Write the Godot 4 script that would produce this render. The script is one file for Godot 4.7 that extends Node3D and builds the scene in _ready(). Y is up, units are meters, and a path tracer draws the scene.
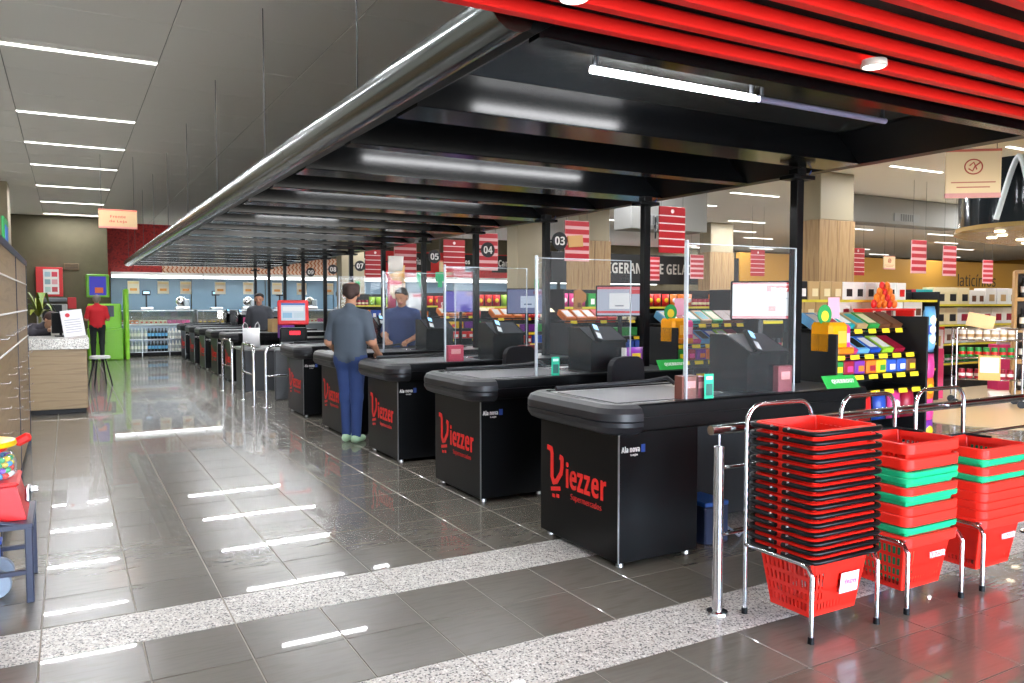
extends Node3D

class MB:
	var v := PackedVector3Array()
	var n := PackedVector3Array()
	var c := PackedColorArray()
	var col = null
	func t3(a: Vector3, b: Vector3, d: Vector3, na: Vector3, nb: Vector3, nd: Vector3):
		if (b - a).cross(d - a).dot(na + nb + nd) > 0.0:
			var k := b
			b = d
			d = k
			k = nb
			nb = nd
			nd = k
		v.append(a); v.append(b); v.append(d)
		n.append(na); n.append(nb); n.append(nd)
		if col != null:
			c.append(col); c.append(col); c.append(col)
	func tri(a: Vector3, b: Vector3, d: Vector3, nn: Vector3):
		t3(a, b, d, nn, nn, nn)
	func quad(a: Vector3, b: Vector3, d: Vector3, e: Vector3, nn: Vector3):
		t3(a, b, d, nn, nn, nn)
		t3(a, d, e, nn, nn, nn)
	func q4(p: Array, q: Array):
		t3(p[0], p[1], p[2], q[0], q[1], q[2])
		t3(p[0], p[2], p[3], q[0], q[2], q[3])
	# a box with chamfered edges, centred at o, in the axes of r
	func box(o: Vector3, s: Vector3, b := 0.0, r := Basis()):
		var h := s * 0.5
		b = minf(b, minf(h.x, minf(h.y, h.z)) * 0.9)
		var g := h - Vector3(b, b, b)
		for ax in 3:
			var a1 := (ax + 1) % 3
			var a2 := (ax + 2) % 3
			for sg in [-1.0, 1.0]:
				var nn := Vector3()
				nn[ax] = sg
				var pts := []
				for k in [[-1, -1], [1, -1], [1, 1], [-1, 1]]:
					var p := Vector3()
					p[ax] = sg * h[ax]
					p[a1] = k[0] * g[a1]
					p[a2] = k[1] * g[a2]
					pts.append(o + r * p)
				quad(pts[0], pts[1], pts[2], pts[3], r * nn)
				if b > 0.0:
					for s2 in [-1.0, 1.0]:
						var p1 := Vector3(); var p2 := Vector3(); var p3 := Vector3(); var p4 := Vector3()
						p1[ax] = sg * h[ax]; p1[a1] = s2 * g[a1]; p1[a2] = -g[a2]
						p2[ax] = sg * h[ax]; p2[a1] = s2 * g[a1]; p2[a2] = g[a2]
						p3[ax] = sg * g[ax]; p3[a1] = s2 * h[a1]; p3[a2] = g[a2]
						p4[ax] = sg * g[ax]; p4[a1] = s2 * h[a1]; p4[a2] = -g[a2]
						var ne := Vector3()
						ne[ax] = sg; ne[a1] = s2
						quad(o + r * p1, o + r * p2, o + r * p3, o + r * p4, r * ne.normalized())
		if b > 0.0:
			for x in [-1.0, 1.0]:
				for y in [-1.0, 1.0]:
					for z in [-1.0, 1.0]:
						tri(o + r * Vector3(x * h.x, y * g.y, z * g.z), o + r * Vector3(x * g.x, y * h.y, z * g.z), o + r * Vector3(x * g.x, y * g.y, z * h.z), r * Vector3(x, y, z).normalized())
	func box2(a: Vector3, e: Vector3, b := 0.0):
		box((a + e) * 0.5, (e - a).abs(), b)
	# straight bar between two points, round section
	func tube(pts: Array, rad: float, k := 8, closed := false, caps := true, flat := 1.0):
		var m := pts.size()
		var rings := []
		var nrs := []
		var up := Vector3.UP
		var prev := Vector3()
		for i in m:
			var d: Vector3
			if closed:
				d = (pts[(i + 1) % m] - pts[(i + m - 1) % m])
			elif i == 0:
				d = pts[1] - pts[0]
			elif i == m - 1:
				d = pts[m - 1] - pts[m - 2]
			else:
				d = (pts[i + 1] - pts[i]).normalized() + (pts[i] - pts[i - 1]).normalized()
			d = d.normalized()
			if i == 0:
				prev = d.cross(Vector3.UP if absf(d.y) < 0.9 else Vector3.RIGHT).normalized()
			else:
				prev = (prev - d * prev.dot(d)).normalized()
			var w := d.cross(prev).normalized()
			var ring := []
			var nr := []
			for j in k:
				var an := TAU * j / k
				var nn := prev * cos(an) + w * sin(an)
				ring.append(pts[i] + (prev * cos(an) + w * sin(an) * flat) * rad)
				nr.append(nn)
			rings.append(ring)
			nrs.append(nr)
		for i in (m if closed else m - 1):
			var i2 := (i + 1) % m
			for j in k:
				var j2 := (j + 1) % k
				q4([rings[i][j], rings[i][j2], rings[i2][j2], rings[i2][j]], [nrs[i][j], nrs[i][j2], nrs[i2][j2], nrs[i2][j]])
		if caps and not closed:
			for e in [0, m - 1]:
				var d2: Vector3 = (pts[0] - pts[1]) if e == 0 else (pts[m - 1] - pts[m - 2])
				for j in k:
					tri(pts[e], rings[e][j], rings[e][(j + 1) % k], d2.normalized())
	# profile of (radius, height) turned round y
	func lathe(prof: Array, k := 16, o := Vector3(), r := Basis(), soft := true):
		for i in prof.size() - 1:
			var a: Vector2 = prof[i]
			var b: Vector2 = prof[i + 1]
			var t := (b - a)
			if t.length() < 1e-6:
				continue
			var nn := Vector2(t.y, -t.x).normalized()
			var na := nn
			var nb := nn
			if soft:
				if i > 0:
					var tp: Vector2 = a - prof[i - 1]
					if tp.length() > 1e-6 and tp.normalized().dot(t.normalized()) > 0.6:
						na = (nn + Vector2(tp.y, -tp.x).normalized()).normalized()
				if i < prof.size() - 2:
					var tn: Vector2 = prof[i + 2] - b
					if tn.length() > 1e-6 and tn.normalized().dot(t.normalized()) > 0.6:
						nb = (nn + Vector2(tn.y, -tn.x).normalized()).normalized()
			for j in k:
				var c0 := cos(TAU * j / k); var s0 := sin(TAU * j / k)
				var c1 := cos(TAU * (j + 1) / k); var s1 := sin(TAU * (j + 1) / k)
				var p := [o + r * Vector3(a.x * c0, a.y, a.x * s0), o + r * Vector3(a.x * c1, a.y, a.x * s1), o + r * Vector3(b.x * c1, b.y, b.x * s1), o + r * Vector3(b.x * c0, b.y, b.x * s0)]
				var q := [r * Vector3(na.x * c0, na.y, na.x * s0), r * Vector3(na.x * c1, na.y, na.x * s1), r * Vector3(nb.x * c1, nb.y, nb.x * s1), r * Vector3(nb.x * c0, nb.y, nb.x * s0)]
				if a.x < 1e-6:
					t3(p[0], p[2], p[3], q[0], q[2], q[3])
				elif b.x < 1e-6:
					t3(p[0], p[1], p[2], q[0], q[1], q[2])
				else:
					q4(p, q)
	# flat polygon (in x, y of r) pushed through dep along r.z
	func prism(poly: PackedVector2Array, dep: float, o := Vector3(), r := Basis()):
		var idx := Geometry2D.triangulate_polygon(poly)
		for i in range(0, idx.size(), 3):
			var a := poly[idx[i]]; var b := poly[idx[i + 1]]; var d := poly[idx[i + 2]]
			tri(o + r * Vector3(a.x, a.y, dep), o + r * Vector3(b.x, b.y, dep), o + r * Vector3(d.x, d.y, dep), r.z)
			tri(o + r * Vector3(a.x, a.y, 0), o + r * Vector3(b.x, b.y, 0), o + r * Vector3(d.x, d.y, 0), -r.z)
		var area := 0.0
		for i in poly.size():
			area += poly[i].cross(poly[(i + 1) % poly.size()])
		for i in poly.size():
			var a := poly[i]; var b := poly[(i + 1) % poly.size()]
			var nn := Vector2(b.y - a.y, a.x - b.x).normalized() * signf(area)
			quad(o + r * Vector3(a.x, a.y, 0), o + r * Vector3(b.x, b.y, 0), o + r * Vector3(b.x, b.y, dep), o + r * Vector3(a.x, a.y, dep), r * Vector3(nn.x, nn.y, 0))
	func ball(o: Vector3, s: Vector3, k := 10):
		var rows := k / 2
		for i in rows:
			for j in k:
				var p := []
				var q := []
				for w in [[i, j], [i, j + 1], [i + 1, j + 1], [i + 1, j]]:
					var la: float = PI * w[0] / rows - PI / 2
					var lo: float = TAU * w[1] / k
					var d := Vector3(cos(la) * cos(lo), sin(la), cos(la) * sin(lo))
					p.append(o + d * s)
					q.append((d / s).normalized())
				if i == 0:
					t3(p[0], p[2], p[3], q[0], q[2], q[3])
				elif i == rows - 1:
					t3(p[0], p[1], p[2], q[0], q[1], q[2])
				else:
					q4(p, q)
	func mesh() -> ArrayMesh:
		var a := []
		a.resize(Mesh.ARRAY_MAX)
		a[Mesh.ARRAY_VERTEX] = v
		a[Mesh.ARRAY_NORMAL] = n
		if c.size() == v.size() and c.size() > 0:
			a[Mesh.ARRAY_COLOR] = c
		var m := ArrayMesh.new()
		m.add_surface_from_arrays(Mesh.PRIMITIVE_TRIANGLES, a)
		return m

var M := {}
var taken := {}
var cache := {}
var font: SystemFont
var rng := RandomNumberGenerator.new()

func numbered(s: String) -> String:
	taken[s] = taken.get(s, -1) + 1
	return s if taken[s] == 0 else "%s_%03d" % [s, taken[s]]

func thing(called: String, label: String, category: String, at := Vector3.ZERO, turn := 0.0, group := "") -> Node3D:
	var o := Node3D.new()
	o.name = numbered(called)
	add_child(o)
	o.position = at
	o.rotation.y = turn
	meta(o, label, category, group)
	return o

func meta(o, label: String, category: String, group := ""):
	o.set_meta("label", label)
	o.set_meta("category", category)
	if group != "":
		o.set_meta("group", group)
	return o

func mi(m, mat, at := Vector3.ZERO, b := Basis()) -> MeshInstance3D:
	var o := MeshInstance3D.new()
	o.mesh = m.mesh() if m is MB else m
	o.material_override = mat
	o.transform = Transform3D(b, at)
	return o

func part(parent: Node3D, called: String, m, mat, at := Vector3.ZERO, b := Basis()) -> MeshInstance3D:
	var o := mi(m, mat, at, b)
	o.name = called
	parent.add_child(o, true)
	return o

# a thing that is one mesh
func single(called: String, m, mat, label: String, category: String, at := Vector3.ZERO, b := Basis(), group := "") -> MeshInstance3D:
	var o := mi(m, mat, at, b)
	o.name = numbered(called)
	add_child(o)
	meta(o, label, category, group)
	return o

func setting(called: String, m, mat, at := Vector3.ZERO) -> MeshInstance3D:
	var o := mi(m, mat, at)
	o.name = called
	add_child(o)
	o.set_meta("kind", "structure")
	return o

func copy(o: Node3D, at: Vector3, called := "", label := "", group := "") -> Node3D:
	var r: Node3D = o.duplicate()
	r.name = numbered(called if called != "" else o.get_meta("kindname", "thing"))
	add_child(r)
	r.position = at
	if label != "":
		r.set_meta("label", label)
	if group != "":
		r.set_meta("group", group)
	return r

func bxm(s: Vector3, b := 0.0) -> ArrayMesh:
	var k := "b%s_%s" % [s, b]
	if not cache.has(k):
		var m := MB.new()
		m.box(Vector3.ZERO, s, b)
		cache[k] = m.mesh()
	return cache[k]

func mat(col: Color, rough := 0.5, metal := 0.0, spec := 0.5) -> StandardMaterial3D:
	var m := StandardMaterial3D.new()
	m.albedo_color = col
	m.roughness = rough
	m.metallic = metal
	m.metallic_specular = spec
	return m

func cm(hexa: String, rough := 0.5, metal := 0.0, spec := 0.5) -> StandardMaterial3D:
	var k := "%s_%s_%s_%s" % [hexa, rough, metal, spec]
	if not cache.has(k):
		cache[k] = mat(Color(hexa), rough, metal, spec)
	return cache[k]

func glow(hexa: String, e: float) -> StandardMaterial3D:
	var m := mat(Color(hexa), 0.5)
	m.emission_enabled = true
	m.emission = Color(hexa)
	m.emission_energy_multiplier = e
	return m

func noise_tex(freq: float, cols: Array, size := 256, kind := FastNoiseLite.TYPE_SIMPLEX_SMOOTH, octaves := 4, sd := 3) -> ImageTexture:
	var fn := FastNoiseLite.new()
	fn.noise_type = kind
	fn.frequency = freq
	fn.fractal_octaves = octaves
	fn.seed = sd
	var src := fn.get_seamless_image(size, size)
	var g := Gradient.new()
	var off := PackedFloat32Array()
	var cc := PackedColorArray()
	for k in cols:
		off.append(k[0])
		cc.append(Color(k[1]))
	g.offsets = off
	g.colors = cc
	var im := Image.create(size, size, false, Image.FORMAT_RGB8)
	for y in size:
		for x in size:
			im.set_pixel(x, y, g.sample(src.get_pixel(x, y).r))
	im.generate_mipmaps()
	return ImageTexture.create_from_image(im)

func tri_mat(tex: Texture2D, scale: Vector3, rough := 0.5, metal := 0.0, world := true) -> StandardMaterial3D:
	var m := mat(Color.WHITE, rough, metal)
	m.albedo_texture = tex
	m.uv1_triplanar = true
	m.uv1_world_triplanar = world
	m.uv1_scale = scale
	return m

func text_mesh(s: String, bold := true, depth := 0.004, step := 2.0) -> TextMesh:
	var k := "t%s%s%s" % [s, bold, depth]
	if not cache.has(k):
		var t := TextMesh.new()
		var f := SystemFont.new()
		f.font_names = PackedStringArray(["Droid Sans"])
		f.font_weight = 700 if bold else 400
		t.font = f
		t.font_size = 32
		t.pixel_size = 0.01
		t.curve_step = step
		t.text = s
		t.depth = depth
		cache[k] = t
	return cache[k]

# lettering scaled to a width and a height, centred at "at", facing b.z
func letters(parent: Node3D, called: String, s: String, at: Vector3, b: Basis, w: float, h: float, m, bold := true) -> MeshInstance3D:
	var t := text_mesh(s, bold)
	var bb := t.get_aabb()
	var sc := Vector3(w / maxf(bb.size.x, 0.001), h / maxf(bb.size.y, 0.001), 1.0)
	var bs := Basis(b.x * sc.x, b.y * sc.y, b.z)
	var ctr := bb.position + bb.size * 0.5
	var o := mi(t, m, at - bs * Vector3(ctr.x, ctr.y, 0), bs)
	o.name = called
	parent.add_child(o, true)
	return o

func area(at: Vector3, size: Vector2, energy: float, col: Color, b := Basis()):
	var l := AreaLight3D.new()
	l.name = numbered("lamp_glow")
	l.area_size = size
	l.light_energy = energy
	l.light_color = col
	l.shadow_enabled = true
	l.area_range = 60.0
	l.area_attenuation = 2.0
	add_child(l)
	l.transform = Transform3D(b, at)
	return l

const DOWN := Basis(Vector3(1, 0, 0), Vector3(0, 0, -1), Vector3(0, 1, 0))
const TO_LEFT := Basis(Vector3(0, 0, 1), Vector3(0, 1, 0), Vector3(-1, 0, 0))

const EXPOSURE := 2.05
const LAMP := 3.0

func _ready():
	rng.seed = 11
	var cam := Camera3D.new()
	cam.name = "camera"
	add_child(cam)
	cam.fov = 46.8
	cam.near = 0.05
	cam.far = 200.0
	cam.position = Vector3(0, 1.53, 0)
	cam.rotation = Vector3(deg_to_rad(-2.82), deg_to_rad(-29.37), 0)
	cam.current = true
	var we := WorldEnvironment.new()
	we.name = "world_environment"
	var env := Environment.new()
	env.background_mode = Environment.BG_SKY
	var sky := Sky.new()
	var pm := ProceduralSkyMaterial.new()
	pm.sky_top_color = Color("9fc0e6")
	pm.sky_horizon_color = Color("e3ebf2")
	pm.ground_bottom_color = Color("8f8c86")
	pm.ground_horizon_color = Color("cfd0cf")
	pm.energy_multiplier = 18.0
	sky.sky_material = pm
	env.sky = sky
	env.tonemap_mode = Environment.TONE_MAPPER_LINEAR
	env.tonemap_exposure = EXPOSURE
	env.sdfgi_enabled = true
	env.ssao_enabled = true
	env.ssil_enabled = true
	we.environment = env
	add_child(we)
	make_materials()
	build_structure()
	build_canopy()
	build_lanes()
	build_baskets()
	build_left()
	build_far()
	build_store()
	build_people()

func make_materials():
	M.black = mat(Color("0a0b0d"), 0.34, 0.0, 0.32)
	M.black_matte = mat(Color("101114"), 0.6)
	M.black_gloss = mat(Color("08090b"), 0.16, 0.0, 0.36)
	M.rubber = mat(Color("1b1c21"), 0.42)
	M.belt = mat(Color("585b5d"), 0.32)
	M.steel = mat(Color("c8c8ca"), 0.16, 1.0)
	M.brushed = mat(Color("a9abad"), 0.32, 1.0)
	M.fascia = mat(Color("6c7271"), 0.2, 1.0)
	M.roof_sheet = mat(Color("383937"), 0.2)
	M.lamp_strip = glow("fbfdff", 1.6)
	M.red = mat(Color("e01612"), 0.4)
	M.basket = mat(Color("f02a1c"), 0.38)
	M.basket_green = mat(Color("10b478"), 0.38)
	M.slat = mat(Color("ee160e"), 0.42)
	M.slat_dark = mat(Color("1c0a08"), 0.8)
	M.logo = mat(Color("e3261f"), 0.5)
	M.white = mat(Color("eceae6"), 0.5)
	M.offwhite = mat(Color("d9d6cc"), 0.6)
	M.grey = mat(Color("6d7074"), 0.5)
	M.midgrey = mat(Color("4a4c50"), 0.45)
	M.navy = mat(Color("20263f"), 0.4)
	M.ceiling = mat(Color("ecebe6"), 0.8)
	M.duct = mat(Color("8e8e8a"), 0.7)
	M.ceiling_gap = mat(Color("8f8f8c"), 0.9)
	M.beige = tri_mat(noise_tex(0.02, [[0.0, "544d37"], [1.0, "5d563f"]]), Vector3(0.5, 0.5, 0.5), 0.7)
	M.column = mat(Color("988d73"), 0.55)
	M.ochre = mat(Color("b8862e"), 0.7)
	M.yellow = mat(Color("f2d21c"), 0.5)
	M.wood = tri_mat(noise_tex(0.012, [[0.2, "9a7b52"], [0.5, "a98a60"], [0.8, "8d6f4a"]], 256, FastNoiseLite.TYPE_SIMPLEX_SMOOTH, 5), Vector3(3.5, 0.25, 3.5), 0.45)
	M.wood_h = tri_mat(noise_tex(0.012, [[0.2, "927854"], [0.5, "997f5b"], [0.8, "8a714e"]], 256, FastNoiseLite.TYPE_SIMPLEX_SMOOTH, 5), Vector3(0.3, 4.0, 0.3), 0.45)
	M.oak = mat(Color("b58e5c"), 0.5)
	M.granite = tri_mat(granite_tex(), Vector3(1.6, 1.6, 1.6), 0.4)
	M.granite.clearcoat_enabled = true
	M.granite.clearcoat = 0.4
	M.granite.clearcoat_roughness = 0.03
	var tt := noise_tex(0.015, [[0.15, "69645c"], [0.5, "6e6960"], [0.85, "666158"]], 512, FastNoiseLite.TYPE_SIMPLEX_SMOOTH, 5)
	M.tile = tri_mat(tt, Vector3(0.35, 1.0, 2.6), 0.27)
	M.tile.vertex_color_use_as_albedo = true
	M.tile.metallic_specular = 0.5
	M.tile.clearcoat_enabled = true
	M.tile.clearcoat = 0.4
	M.tile.clearcoat_roughness = 0.022
	M.grout = mat(Color("938b7e"), 0.8)
	M.lamp = glow("fdfcf4", 3.0)
	M.lamp_tube = glow("fbfdff", 27.0)
	M.lamp_off = mat(Color("a8a4c4"), 0.35)
	M.plexi = mat(Color(0.93, 0.96, 0.97, 0.015), 0.03)
	M.plexi.transparency = BaseMaterial3D.TRANSPARENCY_ALPHA
	M.plexi.metallic_specular = 0.18
	M.plexi_edge = mat(Color(0.86, 0.9, 0.93, 0.55), 0.1)
	M.plexi_edge.transparency = BaseMaterial3D.TRANSPARENCY_ALPHA
	M.glass = mat(Color(0.75, 0.86, 0.92, 0.1), 0.02)
	M.glass.transparency = BaseMaterial3D.TRANSPARENCY_ALPHA
	M.orange_clear = mat(Color(0.98, 0.66, 0.08, 0.96), 0.12)
	M.orange_clear.transparency = BaseMaterial3D.TRANSPARENCY_ALPHA
	M.vc = mat(Color.WHITE, 0.75)
	M.vc.vertex_color_use_as_albedo = true
	M.vc_shiny = mat(Color.WHITE, 0.35)
	M.vc_shiny.vertex_color_use_as_albedo = true

func granite_tex() -> ImageTexture:
	var r := RandomNumberGenerator.new()
	r.seed = 5
	var im := Image.create(256, 256, false, Image.FORMAT_RGB8)
	im.fill(Color("c9c5bd"))
	var cols := [Color("efece6"), Color("8b8783"), Color("55524f"), Color("b3a79c"), Color("dedad2"), Color("2f2e2e")]
	for k in 5200:
		var x := r.randi_range(0, 255)
		var y := r.randi_range(0, 255)
		var c: Color = cols[r.randi() % 6]
		var w := r.randi_range(1, 4)
		var h := r.randi_range(1, 4)
		for i in w:
			for j in h:
				im.set_pixel((x + i) % 256, (y + j) % 256, c)
	im.generate_mipmaps()
	return ImageTexture.create_from_image(im)

func tile_mesh(x0: float, x1: float, z0: float, z1: float, col, m: MB, tilt := Vector2.ZERO):
	# top at about y = 0, chamfered rim down to the joint
	var g := 0.0025
	var b := 0.002
	var y := [0.0, 0.0, 0.0, 0.0]
	var cx := (x0 + x1) * 0.5
	var cz := (z0 + z1) * 0.5
	var f := func(x, z): return Vector3(x, (x - cx) * tilt.x + (z - cz) * tilt.y, z)
	var nn := Vector3(-tilt.x, 1, -tilt.y).normalized()
	m.col = col
	var a: Vector3 = f.call(x0 + g + b, z0 + g + b); var e: Vector3 = f.call(x1 - g - b, z0 + g + b)
	var c: Vector3 = f.call(x1 - g - b, z1 - g - b); var d: Vector3 = f.call(x0 + g + b, z1 - g - b)
	m.quad(a, e, c, d, nn)
	var lo := func(x, z): return Vector3(x, -0.006, z)
	var a2: Vector3 = lo.call(x0 + g, z0 + g); var e2: Vector3 = lo.call(x1 - g, z0 + g)
	var c2: Vector3 = lo.call(x1 - g, z1 - g); var d2: Vector3 = lo.call(x0 + g, z1 - g)
	m.quad(a, e, e2, a2, Vector3(0, 0.7, -0.7)); m.quad(e, c, c2, e2, Vector3(0.7, 0.7, 0))
	m.quad(c, d, d2, c2, Vector3(0, 0.7, 0.7)); m.quad(d, a, a2, d2, Vector3(-0.7, 0.7, 0))

func build_structure():
	var r := RandomNumberGenerator.new()
	r.seed = 4
	var m := MB.new()
	m.box2(Vector3(-3.2, -0.25, 5.2), Vector3(46, -0.004, -28.2))
	var fl := setting("floor", m, M.grout)
	# rows of tiles along z, two rows of speckled granite among them
	var ze := []
	for k in range(18, 0, -1):
		ze.append([-2.63 + 0.42 * k, -2.63 + 0.42 * (k - 1), 0])
	ze.append([-2.63, -3.02, 1]); ze.append([-3.02, -3.44, 0]); ze.append([-3.44, -3.87, 0]); ze.append([-3.87, -4.25, 1])
	for k in 57:
		ze.append([-4.25 - 0.42 * k, -4.25 - 0.42 * (k + 1), 0])
	var rest := MB.new()
	var rest_g := MB.new()
	var variants := []
	var cands := []
	for row in ze:
		for i in range(-7, 113):
			var x0 := -0.142 + 0.403 * i
			var x1 := x0 + 0.403
			if row[2] == 1 and i % 2 != 0:
				continue
			if row[2] == 1:
				x1 = x0 + 0.806
			cands.append([x0, x1, row[0], row[1], row[2]])
	# the ones that show largest come first
	for c in cands:
		var ctr := Vector3((c[0] + c[1]) / 2, 0, (c[2] + c[3]) / 2)
		var d := ctr - Vector3(0, 1.53, 0)
		var an := atan2(ctr.x, -ctr.z)
		var inview: bool = ctr.z < -2.2 and an > deg_to_rad(-4.5) and an < deg_to_rad(63.5)
		c.append(1.53 / pow(d.length(), 3) * (1.0 if inview else 0.0))
	cands.sort_custom(func(a, b): return a[5] > b[5])
	var nt := 0
	var ng := 0
	for c in cands:
		var t := Vector2(r.randf_range(-1, 1), r.randf_range(-1, 1)) * 0.0007
		var k := r.randf_range(0.88, 1.08)
		var col := Color(k, k * r.randf_range(0.985, 1.01), k * r.randf_range(0.97, 1.01))
		if c[4] == 1:
			if c[5] > 0 and ng < 40:
				ng += 1
				var q := MB.new()
				tile_mesh(c[0], c[1], c[3], c[2], null, q)
				part(fl, "granite_slab", q, M.granite)
			else:
				tile_mesh(c[0], c[1], c[3], c[2], null, rest_g)
		elif c[5] > 0 and nt < 290:
			nt += 1
			var q := MB.new()
			tile_mesh(c[0], c[1], c[3], c[2], col, q, t)
			part(fl, "floor_tile", q, M.tile)
		else:
			tile_mesh(c[0], c[1], c[3], c[2], col, rest, Vector2.ZERO)
	part(fl, "floor_tile_field", rest, M.tile).set_meta("kind", "stuff")
	part(fl, "granite_slab_row", rest_g, M.granite).set_meta("kind", "stuff")
	# sand coloured flooring round the wine corner
	m = MB.new()
	var poly := PackedVector2Array()
	for k in 13:
		var a := PI + PI / 2 * k / 12.0
		poly.append(Vector2(12.0 + 2.4 * cos(a), -(-6.2 - 0 + 2.0 * -sin(a) * 1.0)))
	poly.append(Vector2(22, 4.2)); poly.append(Vector2(22, 10.5)); poly.append(Vector2(9.6, 10.5))
	m.prism(poly, 0.006, Vector3(0, 0.0, 0), Basis(Vector3(1, 0, 0), Vector3(0, 0, -1), Vector3(0, 1, 0)))
	setting("floor_sand", m, mat(Color("c4b090"), 0.3))
	# ceiling: slab and separate boards
	m = MB.new()
	m.box2(Vector3(-3.2, 3.862, 5.2), Vector3(46, 4.1, -28.2))
	var ce := setting("ceiling", m, M.ceiling_gap)
	for i in range(-2, 5):
		for k in 22:
			var x := -0.485 + 1.31 * i
			var z := -3.1 - 1.04 * k
			part(ce, "ceiling_board", bxm(Vector3(1.302, 0.012, 1.032), 0.003), M.ceiling, Vector3(x + 0.655, 3.856, z - 0.52))
	m = MB.new()
	m.box2(Vector3(6.07, 3.85, -3.1), Vector3(46, 3.862, -26))
	part(ce, "ceiling_sheet", m, M.ceiling)
	# walls
	m = MB.new()
	m.box2(Vector3(-3.2, -0.2, -25.9), Vector3(46, 4.1, -28.2))
	setting("wall_back", m, M.beige)
	m = MB.new()
	m.box2(Vector3(-3.4, -0.2, 5.2), Vector3(-2.2, 4.1, -28.2))
	setting("wall_left", m, M.offwhite)
	m = MB.new()
	m.box2(Vector3(45, -0.2, 5.2), Vector3(46.2, 4.1, -28.2))
	setting("wall_right", m, M.ochre)
	m = MB.new()
	m.box2(Vector3(-3.4, 2.6, 4.6), Vector3(46, 4.1, 5.0))
	m.box2(Vector3(-3.4, -0.2, 4.6), Vector3(-1.2, 2.6, 5.0))
	m.box2(Vector3(9.5, -0.2, 4.6), Vector3(46, 2.6, 5.0))
	m.box2(Vector3(3.9, -0.2, 4.6), Vector3(4.3, 2.6, 5.0))
	setting("wall_front", m, M.offwhite)
	# strip lights flush in the ceiling: the aisle along the tills, then the sales floor
	var lx := []
	for z in [-4.4, -6.1, -8.45, -11.32, -13.42, -15.52, -18.25, -21.1, -23.9]:
		lx.append([0.165, z, 1.29, 0])
	for g in [[12.9, [-6.7, -8.6, -10.5, -12.3, -14.2, -16.1, -18.0]], [17.0, [-6.6, -8.5, -12.4, -14.3, -16.5, -18.8]], [19.05, [-8.5, -10.4, -12.25, -14.2, -18.8]], [21.7, [-6.7, -8.6, -10.5, -12.3, -14.2, -16.4, -20.5, -24.5]], [26.0, [-8.6, -10.4, -14.4, -16.4, -20.5, -24.4]], [29.7, [-10.5, -14.5, -18.5, -22.4]], [34.0, [-12.4, -16.4, -20.4, -24.5]], [8.0, [-6.6, -8.6, -10.5, -12.4, -14.4, -16.4, -18.4, -20.4, -22.4]], [23.5, [-25.2]], [39, [-14, -19, -24]]]:
		for z in g[1]:
			lx.append([g[0], z, 1.4, 1])
	var nl := -1
	for e in lx:
		nl = mini(nl + 1, 11)
		var t := thing("ceiling_light", "white strip light in the aisle ceiling, %s from the entrance" % LANE_WORD[nl] if e[3] == 0 else "white strip light in the ceiling over the sales floor", "light", Vector3(e[0], 3.85, e[1]), 0.0, "aisle strip lights" if e[3] == 0 else "sales floor strip lights")
		part(t, "trim", bxm(Vector3(e[2] + 0.02, 0.012, 0.09), 0.004), M.white, Vector3(0, -0.004, 0))
		part(t, "diffuser", bxm(Vector3(e[2], 0.016, 0.066), 0.004), M.lamp, Vector3(0, -0.01, 0))
		area(Vector3(e[0], 3.825, e[1]), Vector2(e[2], 0.066), LAMP * (0.8 if e[3] == 0 else 1.15), Color("f8faff"), DOWN)

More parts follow.
